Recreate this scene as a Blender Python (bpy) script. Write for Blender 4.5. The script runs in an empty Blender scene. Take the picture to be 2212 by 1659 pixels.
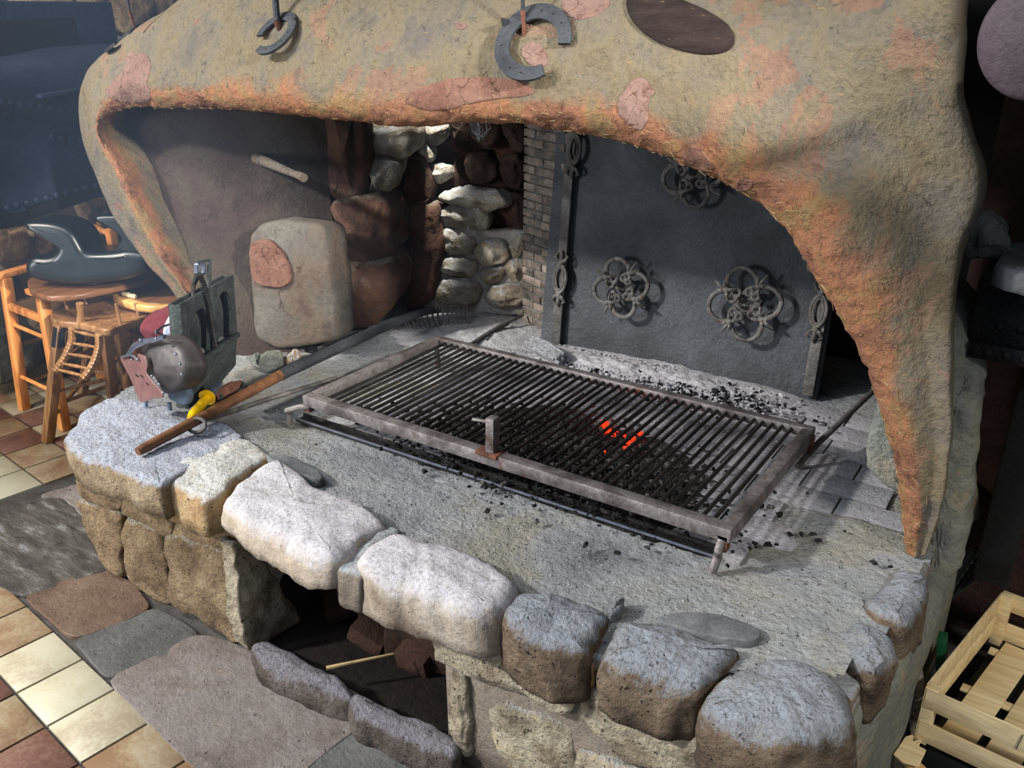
import bpy, bmesh, math, random
from mathutils import Vector, Matrix, noise
from mathutils.bvhtree import BVHTree
random.seed(7)
V = Vector
SC = bpy.context.scene
COL = SC.collection

# ------------------------------------------------------------------ camera
F_PX, CX, CY = 1920.0, 1106.0, 829.5
EYE = V((0, 0, 1.68))
YAW, PIT, ROLL = -0.5821, 0.3983, -0.0077
_f = V((math.sin(YAW)*math.cos(PIT), math.cos(YAW)*math.cos(PIT), -math.sin(PIT)))
_r = V((math.cos(YAW), -math.sin(YAW), 0))
_d = _f.cross(_r)
CR = _r*math.cos(ROLL) + _d*math.sin(ROLL)
CD = -_r*math.sin(ROLL) + _d*math.cos(ROLL)
cd = bpy.data.cameras.new('camera'); cam = bpy.data.objects.new('camera', cd); COL.objects.link(cam)
m = Matrix.Identity(4)
for i, c in enumerate((CR, -CD, -_f)):
    for j in range(3): m[j][i] = c[j]
m.translation = EYE
cam.matrix_world = m
cd.sensor_width = 36; cd.lens = F_PX/2212*36; cd.clip_start = 0.02
SC.camera = cam
SC.view_settings.view_transform = 'Standard'; SC.view_settings.look = 'None'
SC.view_settings.gamma = 1; SC.view_settings.use_curve_mapping = False
SC.view_settings.exposure = 0.0

# ------------------------------------------------------------------ light
w = bpy.data.worlds.new('world'); SC.world = w; w.use_nodes = True
bgn = w.node_tree.nodes['Background']; bgn.inputs[0].default_value = (0.72, 0.82, 1.0, 1); bgn.inputs[1].default_value = 0.46
def lamp(name, kind, loc, to, power, color, size=1, sizey=None, angle=None):
    l = bpy.data.lights.new(name, kind); l.energy = power; l.color = color
    if kind == 'AREA':
        l.size = size
        if sizey: l.shape = 'RECTANGLE'; l.size_y = sizey
    elif kind == 'SPOT':
        l.spot_size = angle; l.spot_blend = .35; l.shadow_soft_size = size
    o = bpy.data.objects.new(name, l); COL.objects.link(o)
    o.location = loc
    o.rotation_euler = (V(to)-V(loc)).to_track_quat('-Z', 'Y').to_euler()
    return o
lamp('window_light', 'AREA', (-5.4, -3.6, 4.9), (-1.2, 2.1, .7), 780, (1.0, .97, .93), .42, .42)
lamp('door_light', 'SPOT', (1.9, .85, 2.65), (-2.5, 2.15, .80), 1300, (1.0, .95, .88), .10, None, .29)
lamp('crate_fill_light', 'SPOT', (1.5, .2, 2.6), (.10, 1.75, .1), 230, (1.0, .95, .86), .25, None, .62)  # added fill spot to brighten the crate and pier; no known source
lamp('top_fill_light', 'AREA', (-1.9, -.2, 3.4), (-1.6, 1.5, .5), 42, (.78, .87, 1.0), 1.4, .9)  # added bluish overhead fill for the hearth tops, not a known window
lamp('chair_fill_light', 'AREA', (-3.6, .2, 2.7), (-3.7, 1.9, .4), 70, (1.0, .93, .82), .6, .5)  # added warm fill over the highchairs and left wall, not a known window
lamp('flue_daylight', 'SPOT', (-2.15, 2.45, 2.9), (-2.36, 2.82, 1.27), 600, (1.0, .98, .92), .05, None, .26)

lamp('front_fill_light', 'AREA', (-3.9, -3.2, 1.65), (-1.5, 2.3, 1.0), 130, (.95, .97, 1.0), .9, .9)  # added soft frontal fill reaching the fireback, not a known window
# ------------------------------------------------------------------ unprojection onto planes of the room
def ray(x, y):
    return CR*((x-CX)/F_PX) + CD*((y-CY)/F_PX) + _f
def on(x, y, p, n):
    d = ray(x, y); p = V(p); n = V(n)
    return EYE + d*((p-EYE).dot(n)/d.dot(n))
def az(x, y, z): return on(x, y, (0, 0, z), (0, 0, 1))
def ay(x, y, Y): return on(x, y, (0, Y, 0), (0, 1, 0))
def ax(x, y, X): return on(x, y, (X, 0, 0), (1, 0, 0))

# ------------------------------------------------------------------ materials
MATS = {}
def lin(c):
    if isinstance(c, str): c = tuple(int(c[i:i+2], 16)/255 for i in (0, 2, 4))
    return tuple((x/12.92 if x <= .04045 else ((x+.055)/1.055)**2.4) for x in c) + (1,)
class NT:
    def __init__(s, name):
        s.m = bpy.data.materials.new(name); s.m.use_nodes = True; s.t = s.m.node_tree; s.n = s.t.nodes
        s.b = s.n['Principled BSDF']
    def add(s, typ, **k):
        n = s.n.new(typ)
        for a, b in k.items():
            if a.startswith('i_'): n.inputs[a[2:].replace('_', ' ')].default_value = b
            else: setattr(n, a, b)
        return n
    def link(s, a, b): s.t.links.new(a, b)
    def ramp(s, fac, stops):
        r = s.n.new('ShaderNodeValToRGB'); e = r.color_ramp.elements
        while len(e) < len(stops): e.new(.5)
        for el, (p, c) in zip(e, stops):
            el.position = p; el.color = c if len(c) == 4 else tuple(c)+(1,)
        s.link(fac, r.inputs[0]); return r.outputs[0]
    def mix(s, fac, a, b, mode='MIX'):
        x = s.n.new('ShaderNodeMix'); x.data_type = 'RGBA'; x.blend_type = mode
        for val, sock in ((fac, x.inputs[0]), (a, x.inputs[6]), (b, x.inputs[7])):
            if hasattr(val, 'links'): s.link(val, sock)
            else: sock.default_value = val
        return x.outputs[2]
    def math(s, op, a, b=0.0):
        x = s.n.new('ShaderNodeMath'); x.operation = op
        for val, sock in ((a, x.inputs[0]), (b, x.inputs[1])):
            if hasattr(val, 'links'): s.link(val, sock)
            else: sock.default_value = val
        return x.outputs[0]
    def noise(s, scale, detail=4, rough=.6, vec=None, dist=0):
        x = s.add('ShaderNodeTexNoise'); x.inputs['Scale'].default_value = scale
        x.inputs['Detail'].default_value = detail; x.inputs['Roughness'].default_value = rough
        x.inputs['Distortion'].default_value = dist
        s.link(vec or s.vec, x.inputs['Vector']); return x.outputs['Fac']
    def coords(s, stretch=(1, 1, 1)):
        g = s.add('ShaderNodeNewGeometry'); s.geo = g
        tc = s.add('ShaderNodeTexCoord'); oi = s.add('ShaderNodeObjectInfo')
        a = s.add('ShaderNodeVectorMath', operation='MULTIPLY_ADD')
        s.link(oi.outputs['Random'], a.inputs[0]); a.inputs[1].default_value = (7, 11, 13)
        s.link(tc.outputs['Object'], a.inputs[2])
        mp = s.add('ShaderNodeMapping'); mp.inputs['Scale'].default_value = stretch
        s.link(a.outputs[0], mp.inputs[0]); s.vec = mp.outputs[0]; s.rand = oi.outputs['Random']
BW = lambda v: (v, v, v, 1)
def desat(c, k, gain=1.0):
    l = lin(c); g = .3*l[0]+.59*l[1]+.11*l[2]
    return tuple(min(.95, (g+(x-g)*k)*gain) for x in l[:3])+(1,)
def rock(name, cols, scale=9, bump=.6, bscale=60, rough=.9, speck=None, dust=None, pits=None, metal=0,
         stretch=(1, 1, 1), vary=.25, bdist=.006, spec=.3, cracks=None, sat=.72, gain=1.0):
    n = NT(name); n.coords(stretch)
    k = len(cols)
    c = n.ramp(n.noise(scale, 5, .62, dist=.4), [(.28+.44*i/max(1, k-1), desat(x, sat, gain)) for i, x in enumerate(cols)])
    fine = n.noise(bscale, 6, .7)
    c = n.mix(.75, c, n.ramp(fine, [(.3, BW(.62)), (.52, BW(1)), (.75, BW(1.25))]), 'MULTIPLY')
    if vary:
        v = n.math('MULTIPLY_ADD', n.rand, vary); v.node.inputs[2].default_value = 1-vary*.6
        cc = n.add('ShaderNodeCombineColor'); 
        for i in range(3): n.link(v, cc.inputs[i])
        c = n.mix(1.0, c, cc.outputs[0], 'MULTIPLY')
    if speck:
        sc, th, col = speck
        f = n.ramp(n.noise(sc, 3, .6), [(th-.03, BW(0)), (th+.03, BW(1))])
        c = n.mix(f, c, lin(col))
    height = n.math('ADD', n.math('MULTIPLY', fine, .6), n.noise(bscale*.3, 5, .7))
    if pits:
        vo = n.add('ShaderNodeTexVoronoi', feature='F1'); vo.inputs['Scale'].default_value = pits[0]
        vo.inputs['Randomness'].default_value = 1
        dv = n.add('ShaderNodeVectorMath', operation='MULTIPLY_ADD')
        nz = n.add('ShaderNodeTexNoise'); nz.inputs['Scale'].default_value = pits[0]*.8; n.link(n.vec, nz.inputs[0])
        n.link(nz.outputs['Color'], dv.inputs[0]); dv.inputs[1].default_value = (.9/pits[0]*2,)*3; n.link(n.vec, dv.inputs[2])
        n.link(dv.outputs[0], vo.inputs['Vector'])
        f = n.ramp(vo.outputs['Distance'], [(pits[1]*.6, BW(1)), (pits[1], BW(0))])
        gate = n.ramp(n.noise(pits[0]*.35, 2), [(.48, BW(0)), (.56, BW(1))])
        f = n.math('MULTIPLY', f, gate)
        c = n.mix(n.math('MULTIPLY', f, .75), c, lin(pits[2]))
        height = n.math('SUBTRACT', height, f)
    if cracks:
        vo = n.add('ShaderNodeTexVoronoi', feature='DISTANCE_TO_EDGE'); vo.inputs['Scale'].default_value = cracks[0]
        dv = n.add('ShaderNodeVectorMath', operation='MULTIPLY_ADD')
        nz = n.add('ShaderNodeTexNoise'); nz.inputs['Scale'].default_value = cracks[0]*1.6; nz.inputs['Detail'].default_value = 5
        n.link(n.vec, nz.inputs[0])
        n.link(nz.outputs['Color'], dv.inputs[0]); dv.inputs[1].default_value = (1.1/cracks[0],)*3; n.link(n.vec, dv.inputs[2])
        n.link(dv.outputs[0], vo.inputs['Vector'])
        f = n.ramp(vo.outputs['Distance'], [(.0, BW(1)), (cracks[1], BW(0))])
        gate = n.ramp(n.noise(cracks[0]*.8, 3), [(.50, BW(0)), (.60, BW(1))])
        f = n.math('MULTIPLY', f, gate)
        c = n.mix(n.math('MULTIPLY', f, .8), c, lin(cracks[2]))
        height = n.math('SUBTRACT', height, f)
    if dust:
        dcol, lo, hi = dust
        sx = n.add('ShaderNodeSeparateXYZ'); n.link(n.geo.outputs['Normal'], sx.inputs[0])
        f = n.math('ADD', sx.outputs['Z'], n.math('MULTIPLY', n.math('SUBTRACT', n.noise(34, 6, .75), .5), 1.7))
        f = n.ramp(f, [(lo-.12, BW(0)), ((lo+hi)/2, BW(.6)), (hi+.35, BW(1))])
        dc = n.mix(1.0, lin(dcol), n.ramp(n.noise(110, 4, .7), [(.36, BW(.55)), (.47, BW(.95)), (.7, BW(1.12))]), 'MULTIPLY')
        c = n.mix(n.math('MULTIPLY', f, .9), c, dc)
    n.link(c, n.b.inputs['Base Color'])
    n.b.inputs['Roughness'].default_value = rough; n.b.inputs['Metallic'].default_value = metal
    n.b.inputs['Specular IOR Level'].default_value = spec
    bp = n.add('ShaderNodeBump'); bp.inputs['Strength'].default_value = bump; bp.inputs['Distance'].default_value = bdist*(6 if bump >= .9 else 3.2)
    n.link(height, bp.inputs['Height']); n.link(bp.outputs[0], n.b.inputs['Normal'])
    MATS[name] = n.m
    return n.m
def plain(name, col, rough=.5, metal=0, emit=None, spec=.5, bump=0, bscale=80, vary=.3):
    n = NT(name); n.coords()
    f = n.noise(bscale*.3, 5, .6)
    c = n.mix(1.0, lin(col), n.ramp(f, [(.3, BW(1-vary)), (.7, BW(1+vary*.5))]), 'MULTIPLY')
    n.link(c, n.b.inputs['Base Color']); n.b.inputs['Roughness'].default_value = rough
    n.b.inputs['Metallic'].default_value = metal; n.b.inputs['Specular IOR Level'].default_value = spec
    if bump:
        bp = n.add('ShaderNodeBump'); bp.inputs['Strength'].default_value = bump; bp.inputs['Distance'].default_value = .003
        n.link(n.noise(bscale, 5, .65), bp.inputs['Height']); n.link(bp.outputs[0], n.b.inputs['Normal'])
    if emit:
        n.b.inputs['Emission Color'].default_value = lin(emit[0]); n.b.inputs['Emission Strength'].default_value = emit[1]
    MATS[name] = n.m
    return n.m
def woodmat(name, cols, axis=2, rough=.42, sc=1.0):
    st = [22*sc, 22*sc, 22*sc]; st[axis] = 1.6*sc
    return rock(name, cols, scale=1.4, bump=.15, bscale=5, rough=rough, stretch=tuple(st), vary=.18, bdist=.0006, spec=.5, sat=.9, gain=1.35)

ASH = 'c2cadb'
M_CAP = rock('ashy_cap_stone', ['6e5638', '9c8159', 'b59b6e', 'c3b08c'], 7, .9, 75, dust=(ASH, .42, .72), pits=(60, .22, '2c2620'), bdist=.008)
M_CAPY = rock('yellow_cap_stone', ['85602f', 'b28b4d', 'c9a868', 'cdb98c'], 8, .8, 60, dust=('c0c2c0', .55, .9), pits=(50, .2, '54412a'))
M_CAPW = rock('smooth_cap_stone', ['7c6650', 'a39078', 'b3a592', 'bab0a4'], 6, .5, 85, dust=('b9b7bc', .40, .8), pits=(70, .16, '4b4038'))
M_CAPD = rock('sooty_cap_stone', ['4b3a28', '7a6247', '9d8763'], 9, .9, 70, dust=('9ca4ae', .40, .80), pits=(55, .22, '201c18'))
M_FACE = rock('tan_face_stone', ['6f5533', '9b7b50', 'b3935f', 'c4aa79'], 8, 1.0, 70, dust=('c6bfb0', .75, 1.0), pits=(80, .25, '5b4528'), bdist=.009, gain=1.0)
M_FACEG = rock('grey_face_stone', ['5b4c38', '8a7a5e', 'ada083', 'b9a36c'], 9, 1.0, 60, dust=('c0c0bc', .7, 1.0), pits=(60, .25, '43382a'), bdist=.009, gain=1.6)
M_MORTAR = rock('hearth_mortar', ['6f6152', '8f7f6b', '9c907f'], 6, .7, 90, dust=('a3a8ab', .5, .8))
M_SCREED = rock('ashy_screed', ['484b4f', '797d82', '8d9092', '908b7c', '83827c'], 2.4, 1.0, 70, dust=None, pits=(75, .25, '4b4d50'), speck=(200, .72, 'c8ccd2'), bdist=.008, gain=1.75)
M_DARKCAV = rock('shaded_cavity_soil', ['080504', '140b07', '22120b'], 7, .8, 50)  # soil darkened to near black: the cavity's shade is put into the colour
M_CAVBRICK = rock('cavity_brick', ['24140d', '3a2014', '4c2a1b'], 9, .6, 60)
M_SILL = rock('sill_stone', ['3c332c', '6b5c52', '8a7c74'], 10, 1.0, 70, dust=('9a97a0', .5, .9), pits=(70, .22, '221c18'), bdist=.008)
M_GREYBLOCK = rock('plastered_block', ['6e5140', '86705c', '7d7468', '8d8778'], 4, .5, 60, cracks=(7, .02, '33251c'), gain=0.5)
M_COLUMN = rock('scorched_column_stone', ['38241a', '6a4029', '8a5a3c', '7d6750'], 5, .8, 40, dust=('7d7468', .7, 1.1), gain=.5)
M_RUBBLE = rock('sooty_rubble_stone', ['4f4334', '86765c', 'a59a84', 'b9b3a6'], 9, .85, 50, dust=('c2c4c8', .45, .85), bdist=.012, gain=1.5)
M_RUBBLED = rock('dark_rubble_stone', ['1c120c', '33231a', '4d3a2c'], 9, .9, 50, gain=2.0)
M_SOOTWALL = rock('sooty_wall', ['150c08', '2a180f', '4a2a18'], 7, .9, 45, gain=2.6, speck=(30, .66, '6a5138'))
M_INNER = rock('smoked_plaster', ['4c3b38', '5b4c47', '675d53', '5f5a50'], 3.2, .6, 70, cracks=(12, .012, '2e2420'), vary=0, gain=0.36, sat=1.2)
M_BRICK = rock('thin_fired_brick', ['33302e', '5d5348', '806a52', '8d7c66'], 14, .7, 70, dust=('9d9d9e', .8, 1.0), vary=.5, gain=1.6, sat=.5)
M_BMORT = rock('brick_mortar', ['6a665f', '8f8b84'], 14, .6, 80)
M_PAVER = rock('ash_covered_paver', ['6d6660', '8d8a8a', '9d9a9c'], 12, .6, 90, dust=('a7a6ab', .2, .9))
M_ASH = rock('pale_ash', ['9a989b', 'b3b1b5', 'c2c2c8'], 12, .7, 90, speck=(120, .68, '4d4a4a'), bdist=.008, vary=0, gain=1.15)
M_ASHLOG = rock('white_ash_log', ['77787c', 'c9ccd4', 'eef0f6'], 22, 1.0, 50, stretch=(1, 3, 3), speck=(40, .66, '1c1c20'))
M_CHAR = rock('charcoal', ['0a0a0b', '191a1c', '3a3c40'], 18, .9, 50, rough=.7)
M_CHARASH = rock('ash_covered_coal', ['1c1a19', '4b4644', '8e8985'], 16, .9, 60)
M_IRON = rock('sooty_plate_iron', ['42464c', '555a61', '6a7078'], 4, .8, 95, rough=.68, metal=.1, speck=(150, .745, 'b7bbc4'), bdist=.004, vary=.1, gain=.85)
M_IRONC = rock('cast_iron', ['3a3735', '55514d', '73706c'], 14, .5, 60, gain=1.5, rough=.6, metal=.4)
M_STEEL = rock('worn_grill_steel', ['3f3a39', '655c59', '857d7b', '58453b'], 10, .3, 90, rough=.38, metal=.45, vary=.15, speck=(14, .68, '6a4030'))
M_ROD = rock('blackened_grill_bar', ['1d1c1c', '35322f', '4b4540'], 16, .5, 80, rough=.45, metal=.6, stretch=(1, .3, 1))
M_RUST = rock('rusty_iron', ['3a2117', '6a3a24', '8b4c2c'], 14, .5, 80, rough=.75, metal=.2)
M_TAR = rock('burnt_grease', ['060607', '0e0e10', '1c1b1a', '4a4742'], 16, 1.0, 60, rough=.6, spec=.4, vary=0, bdist=.003)
M_HORSE = rock('forged_shoe_iron', ['2d3136', '3e4349', '4b5055'], 9, .5, 90, rough=.6, metal=.45, vary=.1)
M_BOILER = rock('haze_tinted_steel', ['20283a', '2b364a', '3a465c'], 3, .2, 60, rough=.5, metal=.15, vary=.05, sat=1, gain=1.0)  # black steel with the blue of the smoke haze mixed into its colour
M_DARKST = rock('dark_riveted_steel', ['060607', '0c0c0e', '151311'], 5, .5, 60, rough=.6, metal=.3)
M_WOODO = woodmat('orange_varnished_wood', ['a85a1c', 'd08030', 'e8a050'], 2, .35)
M_WOODB = woodmat('brown_varnished_wood', ['5a3a1e', '7d5630', '957043'], 2, .32)
M_WOODH = woodmat('handle_wood', ['3a2117', '5a3a1e', '6a4029'], 0, .5)
M_TRAY = woodmat('tray_wood', ['9b6a2a', 'b98a44', 'c99c55'], 1, .3)
M_TRAYD = woodmat('dark_tray_wood', ['50301c', '6b4528', '7c5534'], 1, .3)
M_PINE = woodmat('crate_pine', ['b39a68', 'c9b384', 'd6c498'], 0, .7)
M_PINED = woodmat('plank_pine', ['8b6a3a', 'b0904f', 'c5a866'], 0, .7)
M_RUSH = rock('woven_rush', ['6d4722', 'a0722f', 'c79a50'], 14, .8, 60, stretch=(1, 9, 1))
M_BOOST = plain('moulded_black_plastic', '0e181c', .32, 0, spec=.6, vary=.1)
M_LEATH = plain('brown_grey_leather', '3f3a3a', .5, bump=.4, bscale=120)
M_PLUM = plain('plum_leather', '70514f', .32, spec=.6, bump=.2)
M_SILV = plain('polished_metal', 'aab2c6', .25, .9)
M_MAROON = plain('maroon_cloth', '6a2730', .95, bump=.8, bscale=400)
M_WHITEP = plain('white_enamel', 'b7c6de', .3)
M_TAN = plain('tan_leather', '9a5c40', .5, bump=.3)
M_BLUEG = plain('blue_grey_paint', '66798e', .45)
M_GREENI = rock('green_grey_iron', ['262d2c', '3c4645', '55605c'], 9, .7, 60, rough=.55, metal=.2)
M_YEL = plain('yellow_plastic', 'f0bf08', .35, vary=.15)
M_DISC = rock('purple_brown_disc', ['52404a', '61505a', '6a5a60'], 8, .4, 120, rough=.55, gain=.65)
M_HIDE = rock('dark_hide_patch', ['2c1a18', '45302c', '57423e'], 9, 1.0, 60, stretch=(1, 1, 4), speck=(45, .69, '86695a'), bdist=.008)
M_STRAW = plain('straw', 'a08a60', .8)
M_GSTONE = rock('pale_green_grey_stone', ['5e655e', '7b8279', '8d9184', '9a9078'], 8, .9, 50, rough=.85)
M_PIER = rock('pier_render', ['6f7268', '83867c', '8e8d78', 'a3895a'], 6, .8, 60, speck=(5, .66, 'a08a60'), gain=0.9)
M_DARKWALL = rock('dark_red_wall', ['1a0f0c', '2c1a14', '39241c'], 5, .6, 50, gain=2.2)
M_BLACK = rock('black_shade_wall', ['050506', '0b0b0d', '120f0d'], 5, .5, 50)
M_BLKPL = plain('black_plastic', '15191a', .5)
M_GRNPL = plain('green_plastic', '0d4a2b', .4)
M_GREYPL = plain('grey_plastic', '565b50', .5)
M_EMBER = plain('glowing_ember', '5a0c04', .8, emit=('ff2408', 3.2))
M_GROUT = rock('tile_grout', ['38332f', '4d4844', '5b5753'], 12, .6, 90, vary=0)
M_WALLST = rock('golden_wall_stone', ['5b4228', '8a6a40', 'a98a58', 'b79b6b'], 5, 1.0, 45, dust=('b8aa90', .6, 1), gain=1.5)
M_WALLM = rock('wall_mortar', ['6e5c40', '94815e', 'a8946b'], 5, .8, 50)
M_PLW = plain('plaster_room', '8b8478', .95)
M_BREAD = plain('bread_crust', 'd8c8a0', .9, bump=.4)
M_GSCR = rock('slate_stone', ['3e4244', '5c6062', '74787a'], 6, .4, 80)
def tilemat(name, a, b, c):
    n = NT(name); n.coords()
    x = n.noise(4.5, 4, .6, dist=.5); y = n.noise(90, 3, .7)
    f = n.math('ADD', x, n.math('MULTIPLY', n.math('SUBTRACT', y, .5), .35))
    n.link(n.ramp(f, [(.36, lin(a)), (.5, lin(b)), (.66, lin(c))]), n.b.inputs['Base Color'])
    n.b.inputs['Roughness'].default_value = .38; n.b.inputs['Specular IOR Level'].default_value = .5
    bp = n.add('ShaderNodeBump'); bp.inputs['Strength'].default_value = .12; bp.inputs['Distance'].default_value = .002
    n.link(n.noise(25, 4), bp.inputs['Height']); n.link(bp.outputs[0], n.b.inputs['Normal'])
    return n.m
T_CREAM = tilemat('cream_glazed_tile', '9c907a', 'b0aa92', 'b9b4a0')
T_TAN = tilemat('tan_glazed_tile', '785e48', '8d7a60', 'a09680')
T_RED = tilemat('russet_glazed_tile', '543a34', '6b4c42', '80685a')
def slabmat(name, cols, gain=1.0):
    return rock(name, cols, 5, .5, 70, gain=gain, rough=.6, pits=(26, .14, '2e2926'), bdist=.006, spec=.45)
S_PINK = slabmat('pink_grey_flagstone', ['6e6058', '8a7b72', '978c86', '9c8a74'], gain=0.6)
S_GREY = slabmat('slate_grey_flagstone', ['4c4c4a', '626360', '73726c'], gain=0.7)
S_BROWN = slabmat('brown_flagstone', ['543a28', '705038', '866a50'], gain=0.75)
S_DARK = rock('dark_worn_flagstone', ['2b2723', '453f39', '5c564f', '8e8f90'], 9, .6, 60, rough=.6, stretch=(1, 3, 1))

# ------------------------------------------------------------------ object helpers
def empty(name, loc, label=None, cat=None, group=None, kind=None):
    o = bpy.data.objects.new(name, None); COL.objects.link(o); o.location = loc
    o.empty_display_size = .05
    tag(o, label, cat, group, kind); return o
def tag(o, label=None, cat=None, group=None, kind=None):
    if label: o['label'] = label
    if cat: o['category'] = cat
    if group: o['group'] = group
    if kind: o['kind'] = kind
    return o
def wloc(o):
    p = V(o.location)
    while o.parent: o = o.parent; p = p + V(o.location)
    return p
def mk(name, verts, faces, mat, parent=None, smooth=True, auto=None, kind=None, label=None):
    verts = [V(v) for v in verts]
    lo = V([min(v[i] for v in verts) for i in range(3)]); hi = V([max(v[i] for v in verts) for i in range(3)])
    c = (lo+hi)/2
    me = bpy.data.meshes.new(name); me.from_pydata([v-c for v in verts], [], faces); me.validate()
    bm = bmesh.new(); bm.from_mesh(me); bmesh.ops.recalc_face_normals(bm, faces=bm.faces); bm.to_mesh(me); bm.free()
    if smooth: me.shade_smooth()
    if auto is not None:
        me.shade_smooth()
        bm = bmesh.new(); bm.from_mesh(me)
        for e in bm.edges:
            e.smooth = not (len(e.link_faces) == 2 and e.calc_face_angle(0) > auto)
        bm.to_mesh(me); bm.free()
    if isinstance(mat, (list, tuple)):
        for x in mat: me.materials.append(x)
    else: me.materials.append(mat)
    o = bpy.data.objects.new(name, me); COL.objects.link(o)
    if parent: o.parent = parent; o.location = c - wloc(parent)
    else: o.location = c
    if kind: o['kind'] = kind
    if label: o['label'] = label
    return o
class MB:
    def __init__(s): s.v = []; s.f = []
    def add(s, v, f):
        b = len(s.v); s.v += [V(x) for x in v]; s.f += [tuple(i+b for i in q) for q in f]; return s
    def box(s, c, h, R=None, bev=.0):
        # bevelled box (chamfer) with half sizes h around c, R 3x3
        R = R or Matrix.Identity(3); c = V(c); h = V(h)
        if bev <= 0: bev = min(h)*.12
        bev = min(bev, min(h)*.9)
        bm = bmesh.new(); bmesh.ops.create_cube(bm, size=2)
        for v in bm.verts: v.co = V((v.co.x*h.x, v.co.y*h.y, v.co.z*h.z))
        bmesh.ops.bevel(bm, geom=list(bm.edges), offset=bev, segments=2, affect='EDGES', profile=.5)
        bm.verts.index_update()
        s.add([c + R @ v.co for v in bm.verts], [[v.index for v in f.verts] for f in bm.faces]); bm.free()
        return s
    def bar(s, p, q, w, d, up=(0, 0, 1), bev=0):
        p, q = V(p), V(q); a = (q-p); L = a.length; a.normalize(); up = V(up)
        if abs(a.dot(up.normalized())) > .98: up = V((0, 1, 0))
        b = up.cross(a).normalized(); c = a.cross(b)
        R = Matrix((a, b, c)).transposed()
        return s.box((p+q)/2, (L/2, w/2, d/2), R, bev)
    def tube(s, pts, r, seg=10, cap=True):
        pts = [V(p) for p in pts]; n = len(pts)
        rs = r if isinstance(r, (list, tuple)) else [r]*n
        t0 = (pts[1]-pts[0]).normalized(); u = t0.orthogonal().normalized(); vs = []; prev = t0
        for i, p in enumerate(pts):
            t = (pts[min(i+1, n-1)]-pts[max(i-1, 0)]).normalized()
            ax_ = prev.cross(t)
            if ax_.length > 1e-6: u = Matrix.Rotation(prev.angle(t), 3, ax_.normalized()) @ u
            u = (u - t*u.dot(t)).normalized(); w_ = t.cross(u); prev = t
            for k in range(seg):
                a = 2*math.pi*k/seg; vs.append(p + (u*math.cos(a)+w_*math.sin(a))*rs[i])
        fs = [(i*seg+k, i*seg+(k+1) % seg, (i+1)*seg+(k+1) % seg, (i+1)*seg+k) for i in range(n-1) for k in range(seg)]
        if cap: fs += [tuple(range(seg))[::-1], tuple((n-1)*seg+k for k in range(seg))]
        return s.add(vs, fs)
    def ball(s, c, r, seg=8, flat=(1, 1, 1)):
        bm = bmesh.new(); bmesh.ops.create_icosphere(bm, subdivisions=1 if seg < 8 else 2, radius=1)
        r = r if isinstance(r, (int, float)) else r
        bm.verts.index_update()
        s.add([V(c)+V((v.co.x*flat[0], v.co.y*flat[1], v.co.z*flat[2]))*r for v in bm.verts], [[v.index for v in f.verts] for f in bm.faces]); bm.free()
        return s
    def build(s, name, mat, parent=None, smooth=True, **k):
        k.setdefault('auto', .6)
        return mk(name, s.v, s.f, mat, parent, smooth, **k)
def nz(p, f, a=1.0): return noise.noise(V(p)*f)*a
def chaikin(P, it=2, closed=True):
    for _ in range(it):
        Q = []; n = len(P)
        for i in range(n):
            a, b = P[i], P[(i+1) % n]
            Q += [a*.75+b*.25, a*.25+b*.75]
        P = Q
    return P
def soft(P, r=.28):
    Q = []; n = len(P)
    for i in range(n):
        p, a, b = P[i], P[i-1], P[(i+1) % n]
        la, lb = (a-p).length, (b-p).length
        ra, rb = min(r*la, .02+.1*la), min(r*lb, .02+.1*lb)
        u, w_ = p+(a-p).normalized()*ra, p+(b-p).normalized()*rb
        for t in (0, .33, .67, 1): Q.append(u.lerp(p, t).lerp(p.lerp(w_, t), t))
    return Q
def resample(P, n):
    L = [0]
    for i in range(len(P)): L.append(L[-1]+(P[(i+1) % len(P)]-P[i]).length)
    out = []; j = 0
    for k in range(n):
        t = L[-1]*k/n
        while L[j+1] < t: j += 1
        a = (t-L[j])/max(1e-9, L[j+1]-L[j]); out.append(P[j].lerp(P[(j+1) % len(P)], a))
    return out
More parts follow.
